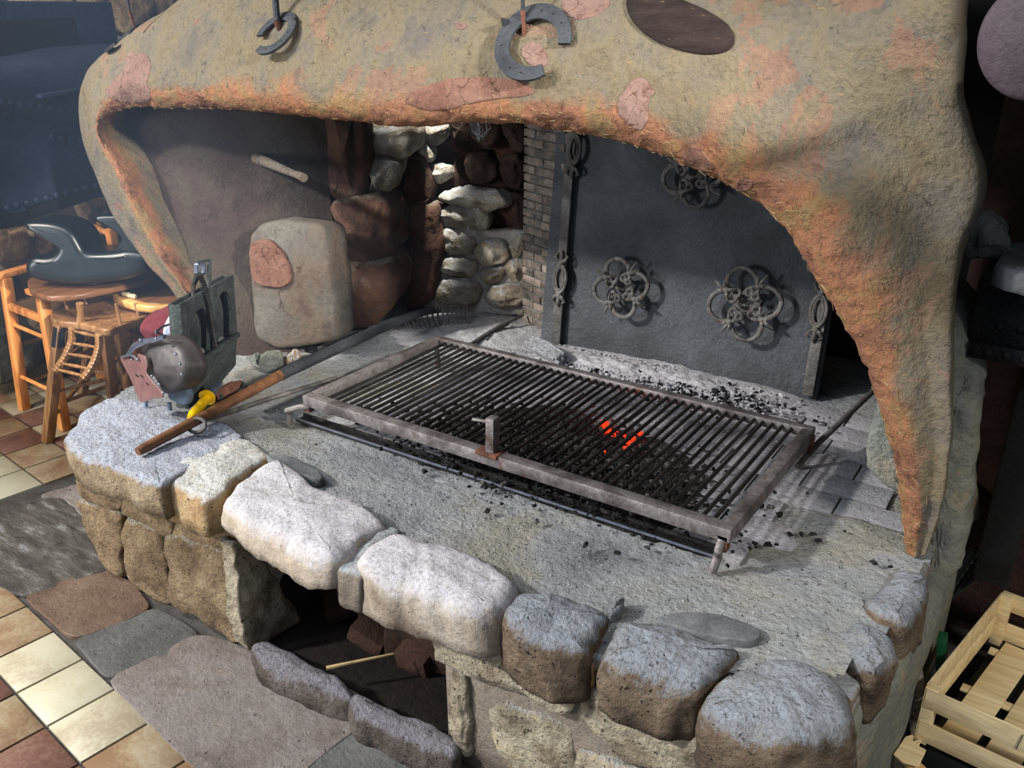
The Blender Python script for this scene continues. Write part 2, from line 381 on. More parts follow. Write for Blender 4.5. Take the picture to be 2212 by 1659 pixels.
def pillow(name, pts, nrm, depth, rnd, mat, parent=None, rough=.006, bulge=.0, res=56, seed=0, smooth_it=2, freq=18, label=None, taper=0):
    """stone: outline pts (3-D, about planar), outward normal, body depth behind the outline plane"""
    nrm = V(nrm).normalized(); pts = [V(p) for p in pts]
    P = resample(soft(pts) if smooth_it == 1 else chaikin(pts, smooth_it), res)
    if smooth_it == 1 or len(pts) > 7 and rough >= .008: P = [c_+(p-c_)*1.02 for c_ in [sum(P, V())/len(P)] for p in P]
    ON = [noise.noise_vector(p*22)*(rough*.6 if rough > .0015 else 0) for p in P]
    c = sum(P, V())/len(P)
    # inward normals
    area = V()
    for i in range(res): area += (P[i]-c).cross(P[(i+1) % res]-c)
    sgn = 1 if area.dot(nrm) > 0 else -1
    inn = []
    for i in range(res):
        t = (P[(i+2) % res]-P[i-2]).normalized(); inn.append((nrm.cross(t)*sgn).normalized())
    R0 = max((p-c).length for p in P)
    rnd = min(rnd, min((p-c).length for p in P)*.7)
    rings = []
    nside = max(2, int(depth/max(.02, R0*.16)))
    nside = min(nside, 7)
    for k in range(nside):                       # side from back to start of rounding
        h = -depth + (depth-rnd)*k/nside
        rings.append([p + o_ - i_*(taper*(k/nside-1)) + nrm*h for p, i_, o_ in zip(P, inn, ON)])
    for k in range(5):
        a = math.pi/2*k/4
        rings.append([p + o_*(1-.25*k) + i_*(rnd*(1-math.cos(a))) + nrm*(rnd*math.sin(a)-rnd) for p, i_, o_ in zip(P, inn, ON)])
    base = [V(p) for p in rings[-1]]
    m_ = 7
    for k in range(1, m_):
        t = k/m_
        rings.append([p.lerp(c, t) + nrm*(bulge*(1-(1-t)**2)) for p in base])
    vs = [p for r in rings for p in r]
    vs.append(c + nrm*bulge)
    off = V((seed*3.7, seed*1.3, seed*5.1))
    out = []
    for i, p in enumerate(vs):
        q = p + off
        d = noise.noise_vector(q*freq)*rough + noise.noise_vector(q*freq*.35)*rough*1.2 + noise.noise_vector(q*freq*2.7)*rough*.45
        out.append(p + d)
    fs = []
    nr = len(rings)
    for r in range(nr-1):
        for i in range(res):
            a, b = r*res+i, r*res+(i+1) % res
            fs.append((a, b, b+res, a+res))
    L = (nr-1)*res; ce = len(vs)-1
    fs += [(L+i, L+(i+1) % res, ce) for i in range(res)]
    fs.append(tuple(range(res))[::-1])
    return mk(name, out, fs, mat, parent, True, label=label)
def grid_surface(ctrl, nu, nv):
    """Catmull-Rom through ctrl[u][v] (3-D points)"""
    def cr(P, t):
        n = len(P)-1; x = t*n; i = min(int(x), n-1); f = x-i
        p0, p1, p2, p3 = P[max(i-1, 0)], P[i], P[i+1], P[min(i+2, n)]
        return .5*((2*p1)+(p2-p0)*f+(2*p0-5*p1+4*p2-p3)*f*f+(3*p1-p0-3*p2+p3)*f**3)
    rows = [[cr(c, j/(nv-1)) for j in range(nv)] for c in ctrl]
    out = []
    for j in range(nv):
        col = [r[j] for r in rows]
        out.append([cr(col, i/(nu-1)) for i in range(nu)])
    return out        # out[v][u]
def sheet(G, th=None, disp=None):
    nv, nu = len(G), len(G[0]); vs = [p.copy() for r in G for p in r]
    fs = [(j*nu+i, j*nu+i+1, (j+1)*nu+i+1, (j+1)*nu+i) for j in range(nv-1) for i in range(nu-1)]
    return vs, fs

# ================================================================== SETTING
# ---- floor
floor = MB().box((-1.0, .6, -.06), (3.8, 3.6, .05), bev=.002).build('floor', M_GROUT, smooth=False); floor['kind'] = 'structure'
TA, TS, TX, TY = -.12504, .18164, -2.11337, .82652
ca, sa = math.cos(TA), math.sin(TA)
def tp(i, j, z=0): return V((TX+TS*(i*ca-j*sa), TY+TS*(i*sa+j*ca), z))
def tile_obj(i, j, mat):
    g = .004
    P = [tp(i, j), tp(i+1, j), tp(i+1, j+1), tp(i, j+1)]; c = sum(P, V())/4
    vs = []
    for h, s in ((-.012, 1-g/TS*2), (-.0015, 1-g/TS*2), (0, 1-g/TS*3)):
        vs += [c+(p-c)*s+V((0, 0, h)) for p in P]
    fs = [(a+k*4, (a+1) % 4+k*4, (a+1) % 4+k*4+4, a+k*4+4) for k in range(2) for a in range(4)]+[(8, 9, 10, 11)]
    return mk('tile', vs, fs, mat, floor, False, auto=.9)
tcol = {(0, 0): T_CREAM, (1, 0): T_CREAM, (0, -1): T_TAN, (1, -1): T_RED, (2, 0): T_TAN, (-1, 0): T_CREAM, (-2, 0): T_TAN, (-3, 0): T_TAN,
        (-1, -1): T_RED, (0, -2): T_RED, (-2, -1): T_CREAM}
rr = random.Random(3)
for i in range(-13, 5):
    for j in range(-5, 9):
        # slabs occupy the band in front of the hearth
        if -6 <= i and j >= 1 : continue
        if j < 1 and i >= -6 or i < -6:
            c = tp(i+.5, j+.5)
            if c.x > -2.5 and c.y > 1.25: continue
            if c.x < -4.25: continue
            # visible area only
            mt = tcol.get((i, j)) or rr.choice([T_CREAM, T_CREAM, T_TAN, T_TAN, T_RED])
            tile_obj(i, j, mt)
def slab(name, px, mat, z=.0, seed=1, rough=.0022):
    mx_, my_ = sum(q[0] for q in px)/len(px), sum(q[1] for q in px)/len(px)
    px = [(mx_+(x-mx_)*1.05, my_+(y-my_)*1.05) for x, y in px]
    return pillow(name, [az(x, y, z) for x, y in px], (0, 0, 1), .02, .004, mat, floor, rough=rough, res=64, seed=seed, smooth_it=1, freq=14)
slab('flagstone', [(-80, 1150), (-40, 1240), (52, 1283), (165, 1245), (245, 1222), (212, 1195), (190, 1130), (130, 1075), (80, 1085), (0, 1120)], S_DARK, .002, 1, .004)
slab('flagstone', [(55, 1287), (158, 1376), (250, 1345), (322, 1312), (285, 1262), (228, 1225), (150, 1252)], S_BROWN, .002, 2)
slab('flagstone', [(163, 1382), (235, 1462), (330, 1425), (428, 1372), (380, 1338), (330, 1314), (250, 1350)], S_GREY, .002, 3)
slab('flagstone', [(246, 1470), (330, 1560), (430, 1659), (470, 1700), (600, 1700), (700, 1612), (775, 1558), (700, 1480), (560, 1410), (430, 1376), (330, 1430)], S_PINK, .002, 4)
slab('flagstone', [(640, 1672), (700, 1620), (785, 1562), (900, 1620), (1010, 1690), (980, 1800), (700, 1800)], S_GREY, .001, 5)
slab('flagstone', [(88, 1072), (135, 1075), (195, 1130), (188, 1060), (172, 1045), (100, 1065)], S_PINK, .001, 6)

# ---- walls / ceiling of the room behind and around
def planewall(name, P, mat, div=1, kind='structure', amp=0, freq=5, thick=.1, n=None):
    """subdivided quad P0..P3 with noise relief"""
    P = [V(p) for p in P]; N = div
    nrm = (P[1]-P[0]).cross(P[3]-P[0]).normalized()
    if n is not None and nrm.dot(V(n)) < 0: nrm = -nrm
    vs = []
    for b in range(N+1):
        for a in range(N+1):
            p = P[0].lerp(P[1], a/N).lerp(P[3].lerp(P[2], a/N), b/N)
            if amp: p = p + nrm*(nz(p, freq, amp)+nz(p, freq*3, amp*.4))
            vs.append(p)
    fs = [(b*(N+1)+a, b*(N+1)+a+1, (b+1)*(N+1)+a+1, (b+1)*(N+1)+a) for b in range(N) for a in range(N)]
    k = len(vs)
    back = [p-nrm*thick for p in P]; vs += back
    fs.append((k, k+1, k+2, k+3))
    cs = [0, N, (N+1)*(N+1)-1, (N+1)*N]
    for a in range(4): fs.append((cs[a], cs[(a+1) % 4], k+(a+1) % 4, k+a))
    o = mk(name, vs, fs, mat, None, True, auto=.7)
    if kind: o['kind'] = kind
    return o
wall_left = planewall('wall_left', [(-4.28, -.6, 0), (-3.98, 3.7, 0), (-3.98, 3.7, 3.7), (-4.28, -.6, 3.7)], M_WALLM, 40, amp=.02, n=(1, 0, 0))
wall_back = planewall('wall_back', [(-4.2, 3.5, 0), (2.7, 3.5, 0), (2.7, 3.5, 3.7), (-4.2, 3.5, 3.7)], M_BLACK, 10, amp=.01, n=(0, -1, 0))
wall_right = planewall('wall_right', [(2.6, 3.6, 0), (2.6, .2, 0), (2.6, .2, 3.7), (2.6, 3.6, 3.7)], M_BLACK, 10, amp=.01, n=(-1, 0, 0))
ceiling = planewall('ceiling', [(-4.3, .9, 3.7), (2.7, .9, 3.7), (2.7, 3.6, 3.7), (-4.3, 3.6, 3.7)], M_PLW, 4, n=(0, 0, -1))
# stones proud of the left wall
def wallstone(px, mat, seed, X=-4.03):
    P = []
    for x, y in px:
        P.append(on(x, y, (-4.09+.04, 1.86, 0), (4.3, -.3, 0)))
    pillow('stone', P, (4.3, -.3, 0), .05, .02, mat, wall_left, rough=.010, res=36, seed=seed, freq=11, bulge=.01)
for k, px in enumerate([
    [(-60, -60), (20, -60), (18, 50), (-60, 60)], [(25, -60), (160, -60), (170, 20), (160, 80), (60, 72), (20, 55)],
    [(172, -60), (225, -60), (232, 30), (245, 85), (180, 85), (170, 40)], [(232, -60), (300, -60), (345, 10), (330, 40), (290, 80), (245, 60)],
    [(300, -60), (420, -60), (400, 20), (350, 40), (330, -10)],
    [(-20, 490), (60, 470), (75, 560), (-20, 575)], [(80, 470), (150, 490), (160, 560), (90, 570)],
    [(165, 430), (240, 425), (262, 460), (250, 500), (180, 480)], [(170, 495), (250, 505), (290, 560), (230, 575), (170, 560)],
    [(-20, 585), (50, 590), (60, 680), (-20, 700)], [(60, 640), (140, 650), (150, 720), (70, 720)], [(-30, 705), (90, 725), (100, 800), (-30, 850)],
    [(100, 730), (190, 740), (200, 800), (110, 815)], [(200, 700), (270, 700), (280, 770), (205, 790)], [(210, 790), (290, 780), (300, 850), (215, 855)],
    [(290, 760), (350, 740), (350, 860), (300, 860)]]):
    wallstone(px, M_WALLST if k not in (9, 11, 12) else rock('mossy_wall_stone', ['38352a', '5d5844', '7c7358'], 7, 1.0, 45), k+3)

# ================================================================== HEARTH
HZ = .50
hearth = empty('masonry_hearth', (-1.3, 1.3, 0), 'raised stone masonry hearth with rounded capstones and a dark wood store opening', 'hearth')
# main mortar body: left block, right block, lintel slab over cavity, back
def slabbody(name, outline, z0, z1, mat, parent, rough=.004, res=100, seed=0, rnd=.02):
    return pillow(name, [V((x, y, z1)) for x, y in outline], (0, 0, 1), z1-z0, rnd, mat, parent, rough=rough, res=res, seed=seed, smooth_it=1, freq=9)
slabbody('mortar_core', [(-2.44, 1.325), (-1.72, 1.32), (-1.74, 1.9), (-1.76, 2.5), (-2.6, 2.5), (-2.75, 2.0), (-2.58, 1.6)], -.02, .47, M_MORTAR, hearth, seed=2)
slabbody('mortar_core', [(-1.06, 1.318), (-.78, 1.312), (-.45, 1.322), (-.19, 1.40), (-.16, 1.9), (-.16, 2.6), (-1.0, 2.6), (-1.07, 1.9)], -.02, .47, M_MORTAR, hearth, seed=3)
# right end pier foot, slopes out to the floor
pillow('mortar_core', [(-.17, 1.42, .45), (-.135, 1.60, .45), (-.10, 2.0, .45), (-.10, 2.5, .45), (-.5, 2.5, .45), (-.5, 1.42, .45), (-.28, 1.37, .45)], (0, 0, 1), .47, .05, M_PIER, hearth, rough=.012, seed=9, taper=.0)
slabbody('cap_bed', [(-2.42, 1.325), (-1.90, 1.28), (-1.74, 1.30), (-1.45, 1.29), (-1.24, 1.26), (-1.0, 1.25), (-.8, 1.27), (-.55, 1.31), (-.38, 1.36), (-.20, 1.43), (-.20, 1.7), (-2.4, 1.7)], .455, .488, M_MORTAR, hearth, seed=4, rnd=.012)
slabbody('cap_bed', [(-.99, 1.26), (-.8, 1.275), (-.55, 1.315), (-.38, 1.365), (-.20, 1.44), (-.20, 1.7), (-.98, 1.7)], .36, .487, M_MORTAR, hearth, seed=5, rnd=.02)
# cavity
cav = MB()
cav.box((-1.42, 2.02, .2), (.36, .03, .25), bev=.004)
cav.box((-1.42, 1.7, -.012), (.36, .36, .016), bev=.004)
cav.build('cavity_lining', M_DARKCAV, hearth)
# reddish brick rubble inside cavity
rr = random.Random(5)
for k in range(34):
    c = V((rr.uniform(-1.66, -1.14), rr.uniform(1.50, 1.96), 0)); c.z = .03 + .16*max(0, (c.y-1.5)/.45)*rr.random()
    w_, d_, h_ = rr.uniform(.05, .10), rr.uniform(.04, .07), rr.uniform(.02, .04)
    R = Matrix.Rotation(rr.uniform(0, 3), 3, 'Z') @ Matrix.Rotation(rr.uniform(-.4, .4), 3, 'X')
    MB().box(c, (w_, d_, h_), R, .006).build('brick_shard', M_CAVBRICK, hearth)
# screed top: surface grid over the hearth, z varies
def screed_z(x, y):
    z = .492 + nz((x, y, 0), 5, .006)+nz((x, y, 3), 17, .004)+nz((x, y, 3), 45, .0025)
    # raised front rim in front of channel, pit under grill
    if y < 1.66: z += .012*max(0, min(1, (1.66-y)/.1))
    if y < 1.38: z -= .03*min(1, (1.38-y)/.12)
    if x > -.5 and y < 2.1: z += .018*min(1, (x+.5)/.15)
    return z
def in_poly(x, y, P):
    c = False; j = len(P)-1
    for i in range(len(P)):
        if (P[i][1] > y) != (P[j][1] > y) and x < (P[j][0]-P[i][0])*(y-P[i][1])/(P[j][1]-P[i][1])+P[i][0]: c = not c
        j = i
    return c
TOP = [(-2.47, 1.36), (-1.70, 1.30), (-.80, 1.27), (-.45, 1.33), (-.21, 1.45), (-.155, 1.72), (-.14, 2.1), (-.14, 3.3), (-2.6, 3.3), (-2.8, 2.05), (-2.58, 1.55)]
vs = []; idx = {}; fs = []
st = .0125
x0, y0 = -2.82, 1.24
nx, ny = int(2.72/st), int(2.1/st)
for b in range(ny):
    for a in range(nx):
        x, y = x0+a*st, y0+b*st
        if in_poly(x, y, TOP): idx[a, b] = len(vs); vs.append(V((x, y, screed_z(x, y))))
for b in range(ny):
    for a in range(nx):
        q = [(a, b), (a+1, b), (a+1, b+1), (a, b+1)]
        if all(t in idx for t in q): fs.append(tuple(idx[t] for t in q))
mk('screed_top', vs, fs, M_SCREED, hearth, True)
# underlying plate carrying the screed over the cavity
MB().box((-1.42, 1.72, .455), (.42, .37, .028), bev=.005).build('lintel_slab', M_MORTAR, hearth)

# cap stones (top outline in the plane z, then body downwards)
def cap(px, z, depth, rnd, mat, seed, rough=.008, bulge=.006, label=None, freq=13, taper=0.0):
    return pillow('stone', [az(x, y, z) for x, y in px], (0, 0, 1), depth, rnd, mat, hearth, rough=rough, bulge=bulge, res=128, seed=seed, label=label, freq=freq, smooth_it=1, taper=taper)
cap([(148, 935), (175, 885), (235, 862), (300, 858), (385, 882), (470, 905), (528, 940), (440, 985), (352, 1050), (330, 1040), (255, 1010), (165, 985)], .535, .10, .022, M_CAP, 1, .011)
cap([(352, 1020), (420, 975), (530, 943), (592, 982), (560, 1000), (505, 1035), (478, 1065), (440, 1080), (390, 1055), (355, 1045)], .525, .115, .024, M_CAPY, 2)
cap([(474, 1085), (500, 1045), (545, 1012), (605, 985), (680, 1035), (765, 1070), (842, 1120), (800, 1150), (745, 1200), (700, 1210), (620, 1170), (540, 1130)], .545, .085, .038, M_CAPW, 3, .010, .008)
cap([(768, 1195), (845, 1138), (960, 1165), (1060, 1205), (1128, 1252), (1110, 1290), (1062, 1325), (1000, 1315), (900, 1275), (800, 1240)], .545, .115, .038, M_CAPW, 4, .009)
cap([(1078, 1315), (1112, 1270), (1190, 1266), (1318, 1312), (1300, 1350), (1268, 1398), (1205, 1395), (1110, 1352)], .535, .145, .036, M_CAPD, 5, .010)
cap([(1292, 1405), (1335, 1325), (1450, 1338), (1610, 1392), (1570, 1425), (1520, 1480), (1440, 1475), (1340, 1440)], .54, .135, .042, M_CAPD, 6, .010)
cap([(1508, 1510), (1560, 1435), (1660, 1398), (1760, 1410), (1850, 1470), (1868, 1540), (1800, 1590), (1690, 1590), (1590, 1570)], .56, .15, .055, M_CAPD, 7, .010)
cap([(1805, 1345), (1870, 1325), (1935, 1365), (1938, 1420), (1895, 1455), (1835, 1405)], .535, .13, .035, M_CAPD, 8, .008)
cap([(1862, 1290), (1925, 1222), (2008, 1232), (2000, 1290), (1965, 1345), (1900, 1330)], .53, .12, .030, M_CAPD, 9, .008)
# flat grey slate wedge set in the screed
pillow('stone', [az(x, y, .53) for x, y in [(1412, 1330), (1480, 1318), (1560, 1325), (1640, 1352), (1648, 1372), (1630, 1388), (1540, 1372), (1430, 1345)]], (0, .1, 1), .04, .004, M_GSCR, hearth, rough=.002, res=48, seed=12)
pillow('stone', [az(x, y, .53) for x, y in [(560, 985), (610, 975), (690, 1010), (700, 1040), (640, 1020)]], (0, 0, 1), .04, .006, M_GSCR, hearth, rough=.004, res=40, seed=13)
cap([(1310, 1305), (1350, 1285), (1350, 1315), (1320, 1325)], .535, .04, .012, M_SCREED, 14, .006)
cap([(722, 1222), (745, 1172), (838, 1126), (872, 1148), (812, 1205), (782, 1248)], .522, .10, .02, M_MORTAR, 15, .006)
# small packing stones between caps
cap([(1256, 1420), (1262, 1390), (1292, 1375), (1298, 1400), (1285, 1430)], .48, .10, .012, M_CAPY, 16, .006)
cap([(1512, 1500), (1525, 1475), (1540, 1470), (1530, 1510)], .46, .09, .01, M_CAPY, 17, .005)
# face stones: vertical outlines
def face(px, Y, depth, rnd, mat, seed, rough=.010, bulge=.008, n=(0, -1, 0), freq=16):
    mx_, my_ = sum(q[0] for q in px)/len(px), sum(q[1] for q in px)/len(px)
    px = [(mx_+(x-mx_)*1.05, my_+(y-my_)*1.04) for x, y in px]
    P = [on(x, y, (0, Y, 0), n) if n == (0, -1, 0) else on(x, y, Y, n) for x, y in px]
    return pillow('stone', P, n, depth, rnd, mat, hearth, rough=rough, bulge=bulge, res=72, seed=seed, freq=freq, smooth_it=1)
YF = 1.288
face([(156, 985), (200, 995), (250, 1030), (258, 1108), (210, 1095), (166, 1078)], YF, .10, .018, M_FACE, 21)
face([(255, 1040), (340, 1078), (362, 1100), (364, 1168), (320, 1150), (262, 1115)], YF, .10, .020, M_FACE, 22)
face([(366, 1085), (450, 1110), (502, 1150), (506, 1202), (440, 1185), (370, 1162)], YF, .10, .016, M_FACE, 23)
face([(168, 1082), (256, 1118), (264, 1252), (225, 1225), (200, 1190), (180, 1150)], YF, .10, .014, M_FACE, 24)
face([(262, 1120), (344, 1156), (368, 1312), (320, 1290), (268, 1250)], YF, .10, .014, M_FACE, 25)
face([(348, 1160), (500, 1202), (528, 1398), (450, 1360), (372, 1305)], YF-.01, .12, .018, M_FACE, 26)
face([(455, 1095), (505, 1150), (545, 1190), (520, 1150), (478, 1085)], YF+.02, .08, .01, M_MORTAR, 36)
# jamb of the cavity (faces +X)
face([(503, 1165), (552, 1195), (612, 1265), (655, 1335), (575, 1385), (528, 1398)], (-1.705, 0, 0), .05, .012, M_FACEG, 27, n=(1, 0, 0))
face([(655, 1335), (612, 1265), (640, 1230), (760, 1300), (760, 1420), (700, 1400)], (-1.70, 0, 0), .05, .012, M_DARKCAV, 28, n=(1, 0, 0))  # inner jamb stone uses the near-black colour that stands for the cavity's shade
YR = 1.285
face([(938, 1372), (1000, 1370), (1110, 1425), (1215, 1472), (1240, 1500), (1215, 1550), (1110, 1500), (1000, 1460), (942, 1430)], YR-.01, .12, .02, M_FACEG, 29)
face([(966, 1455), (1002, 1470), (1015, 1600), (1000, 1640), (978, 1615), (968, 1540)], YR, .12, .014, M_FACEG, 30)
face([(1045, 1540), (1090, 1520), (1160, 1552), (1228, 1592), (1235, 1680), (1120, 1690), (1055, 1610)], YR, .10, .02, M_FACEG, 31)
face([(1250, 1490), (1330, 1512), (1470, 1575), (1560, 1610), (1580, 1680), (1500, 1700), (1350, 1650), (1262, 1570)], YR-.01, .10, .024, M_FACEG, 32)
face([(1240, 1620), (1330, 1650), (1480, 1700), (1480, 1800), (1240, 1800)], YR, .10, .02, M_FACEG, 33)
face([(1060, 1700), (1230, 1700), (1230, 1850), (1060, 1850)], YR, .10, .02, M_FACEG, 34)
face([(1580, 1620), (1700, 1665), (1760, 1660), (1740, 1800), (1500, 1800), (1500, 1720)], YR+.03, .10, .02, M_FACEG, 35)
# sill stones
def sill(px, z, seed):
    return pillow('stone', [az(x, y, z) for x, y in px], (0, 0, 1), z+.01, .028, M_SILL, hearth, rough=.008, res=100, seed=seed, bulge=.004, smooth_it=2, freq=15)
sill([(536, 1395), (552, 1378), (590, 1382), (680, 1430), (772, 1490), (745, 1520), (650, 1478), (560, 1440)], .075, 51)
sill([(748, 1520), (775, 1488), (860, 1530), (990, 1580), (998, 1620), (970, 1640), (880, 1600), (790, 1560)], .075, 52)
# twigs in the cavity
cavd = empty('dry_leaf_stalk', az(780, 1435, .08), 'pale dry stalk lying inside the dark wood store opening', 'stalk')
MB().tube([az(705, 1443, .085), az(740, 1435, .09), az(850, 1412, .10)], [.006, .005, .003], 6).build('stem', M_STRAW, cavd)

# ================================================================== CHIMNEY HOOD
HC = [ # B, C, D, E pixels, lip depth, depth offsets of C, D, E
 ((505,790),(490,792),(475,795),(465,800),1.98,-.02,.0,.06), ((435,668),(424,664),(415,660),(406,650),1.97,-.02,.0,.06),
 ((372,568),(355,566),(340,563),(328,560),1.97,-.02,.0,.06), ((308,455),(290,460),(272,465),(262,470),1.97,-.02,.0,.06),
 ((262,360),(244,362),(226,365),(216,368),1.97,-.02,.0,.07), ((222,285),(208,285),(197,285),(190,288),1.97,-.03,.0,.08),
 ((240,247),(215,235),(195,226),(184,225),1.97,-.04,.0,.09), ((275,234),(240,205),(208,178),(194,172),1.97,-.05,.0,.10),
 ((310,230),(285,185),(245,145),(214,130),1.96,-.05,.0,.11), ((370,234),(360,190),(322,115),(268,85),1.96,-.06,.0,.12),
 ((450,238),(445,190),(422,95),(342,33),1.96,-.06,.0,.13), ((560,240),(560,190),(550,60),(480,-60),1.95,-.06,.0,.15),
 ((740,257),(740,205),(745,50),(720,-130),1.95,-.06,.0,.16), ((880,272),(880,220),(900,60),(920,-130),1.95,-.06,.0,.16),
 ((1010,264),(1015,215),(1050,60),(1090,-130),1.95,-.06,.0,.16), ((1130,264),(1140,215),(1185,60),(1250,-130),1.95,-.06,.0,.16),
 ((1230,282),(1250,230),(1330,60),(1420,-130),1.95,-.06,.0,.15), ((1330,302),(1365,250),(1490,80),(1620,-130),1.95,-.06,.0,.14),
 ((1430,332),(1475,285),(1640,110),(1830,-130),1.95,-.06,-.01,.12), ((1540,382),(1590,335),(1790,170),(2060,-90),1.95,-.06,-.02,.10),
 ((1650,452),(1705,410),(1890,260),(2085,70),1.95,-.06,-.02,.10), ((1710,512),(1765,475),(1945,335),(2082,220),1.95,-.06,-.02,.10),
 ((1765,595),(1820,565),(1985,440),(2134,400),1.95,-.06,-.02,.10), ((1820,690),(1872,670),(1990,590),(2086,540),1.95,-.06,-.02,.09),
 ((1870,790),(1915,778),(1995,740),(2062,690),1.95,-.05,-.02,.08), ((1900,880),(1940,872),(2005,850),(2056,825),1.95,-.05,-.02,.08),
 ((1930,980),(1962,975),(2015,965),(2052,950),1.96,-.05,-.02,.08), ((1945,1080),(1972,1075),(2010,1070),(2040,1060),1.98,-.05,-.02,.06),
 ((1955,1150),(1975,1148),(2000,1145),(2020,1140),2.0,-.05,-.02,.05), ((1966,1198),(1978,1200),(1988,1198),(2000,1195),2.02,-.04,-.02,.04)]
ctrl = []
for i, (B, C_, D, E_, y, dc, dd, de) in enumerate(HC):
    if i >= 19: dd, de = -.035, .0
    b = ay(*B, y)
    up = V((0, .10, .07)) if 6 <= i <= 18 else (V((-.03, .12, .02)) if i < 6 else V((.06, .10, .02)))
    A2 = b + V((0, .22, .16)) if 6 <= i <= 18 else b + up*2
    e = ay(*E_, y+de)
    zz = e + V((.02, .40, .0)) if i < 11 else (e+V((0, .12, .35)) if i < 19 else ay(E_[0]-70, E_[1]+15, y+de+.45))
    ctrl.append([A2, b+up, b, ay(*C_, y+dc), ay(*D, y+dd), e, zz])
NU, NV = 420, 84
G = grid_surface(ctrl, NU, NV)
hood_v = []; lipv = []
for j in range(NV):
    for i in range(NU):
        p = G[j][i]
        t = j/(NV-1)*6          # 2 = lip edge
        lip = math.exp(-((t-2.2)/((.85 if t < 2.2 else .95+.40*max(0, min(1, (i/NU-.62)/.12)))))**2)
        d = noise.noise_vector(p*4)*.006 + noise.noise_vector(p*13)*.0035 + noise.noise_vector(p*42)*(.001+.005*lip)
        d += noise.noise_vector(p*90)*(.0003+.0018*lip)
        hood_v.append(p+d); lipv.append(lip)
hood_f = [(j*NU+i, j*NU+i+1, (j+1)*NU+i+1, (j+1)*NU+i) for j in range(NV-1) for i in range(NU-1)]
def hoodmat():
    n = NT('clay_plaster'); n.coords()
    at = n.add('ShaderNodeAttribute', attribute_name='lip')
    big = n.noise(2.6, 4, .6); mid = n.noise(8, 5, .6, dist=.5); fine = n.noise(70, 5, .7)
    base = n.ramp(mid, [(.3, lin('655f58')), (.44, lin('746b5c')), (.56, lin('796e58')), (.70, lin('6e614c'))])
    pinkf = n.ramp(n.math('ADD', n.noise(3.4, 6, .62, dist=.6), n.math('MULTIPLY', at.outputs['Fac'], .07)), [(.575, BW(0)), (.59, BW(1))])
    base = n.mix(n.math('MULTIPLY', pinkf, .6), base, n.ramp(mid, [(.35, lin('86604e')), (.65, lin('8f705d'))]))
    lipc = n.ramp(n.noise(6.5, 5, .62, dist=.7), [(.32, lin('5a3a28')), (.42, lin('8a604a')), (.5, lin('9c6c4e')), (.55, lin('8e6c4a')), (.62, lin('8b7452')), (.74, lin('8f5f46'))])
    f = n.ramp(n.math('ADD', at.outputs['Fac'], n.math('MULTIPLY', n.math('SUBTRACT', n.noise(7, 5, .65), .5), 1.3)), [(.36, BW(0)), (.62, BW(1))])
    c = n.mix(f, base, lipc)
    c = n.mix(.8, c, n.ramp(fine, [(.3, BW(.70)), (.5, BW(1)), (.75, BW(1.18))]), 'MULTIPLY')
    h = n.math('ADD', fine, n.math('MULTIPLY', mid, 1.2))
    # fine drying cracks
    for sc, wd, g in ((11, .006, .57), (34, .016, .56)):
        vo = n.add('ShaderNodeTexVoronoi', feature='DISTANCE_TO_EDGE'); vo.inputs['Scale'].default_value = sc
        dv = n.add('ShaderNodeVectorMath', operation='MULTIPLY_ADD'); nn = n.add('ShaderNodeTexNoise'); nn.inputs['Scale'].default_value = sc*1.5; nn.inputs['Detail'].default_value = 5
        n.link(n.vec, nn.inputs[0]); n.link(nn.outputs['Color'], dv.inputs[0]); dv.inputs[1].default_value = (1.2/sc,)*3; n.link(n.vec, dv.inputs[2])
        n.link(dv.outputs[0], vo.inputs['Vector'])
        ff = n.math('MULTIPLY', n.ramp(vo.outputs['Distance'], [(0, BW(1)), (wd, BW(0))]), n.ramp(n.noise(sc*.7, 4), [(g, BW(0)), (g+.06, BW(1))]))
        c = n.mix(n.math('MULTIPLY', ff, .5), c, lin('55483a')); h = n.math('SUBTRACT', h, n.math('MULTIPLY', ff, 1.2))
    # chopped straw flecks
    mp = n.add('ShaderNodeMapping'); mp.inputs['Scale'].default_value = (30, 90, 160); mp.inputs['Rotation'].default_value = (.3, .5, .4); n.link(n.vec, mp.inputs[0])
    fl = n.ramp(n.noise(1.0, 2, .5, vec=mp.outputs[0]), [(.70, BW(0)), (.74, BW(1))])
    c = n.mix(n.math('MULTIPLY', fl, .25), c, lin('c39a5c'))
    c = n.mix(1.0, c, BW(.87), 'MULTIPLY')
    n.link(c, n.b.inputs['Base Color']); n.b.inputs['Roughness'].default_value = .88; n.b.inputs['Specular IOR Level'].default_value = .25
    bp = n.add('ShaderNodeBump'); bp.inputs['Strength'].default_value = .8; bp.inputs['Distance'].default_value = .016
    n.link(h, bp.inputs['Height']); n.link(bp.outputs[0], n.b.inputs['Normal'])
    return n.m
M_HOOD = hoodmat()
chim = empty('chimney_hood', (-1.5, 2.1, 1.3), 'big rounded clay plaster chimney hood with an arched orange lip over the hearth', 'chimney hood')
hood = mk('plaster_shell', hood_v, hood_f, M_HOOD, chim, True)
att = hood.data.attributes.new('lip', 'FLOAT', 'POINT')
att.data.foreach_set('value', lipv)
BVH = BVHTree.FromPolygons(hood_v, hood_f)
def hit(x, y):
    d = ray(x, y).normalized(); loc, n, i, dist = BVH.ray_cast(EYE, d)
    if loc is None: return None, None
    if n.dot(d) > 0: n = -n
    return loc, n
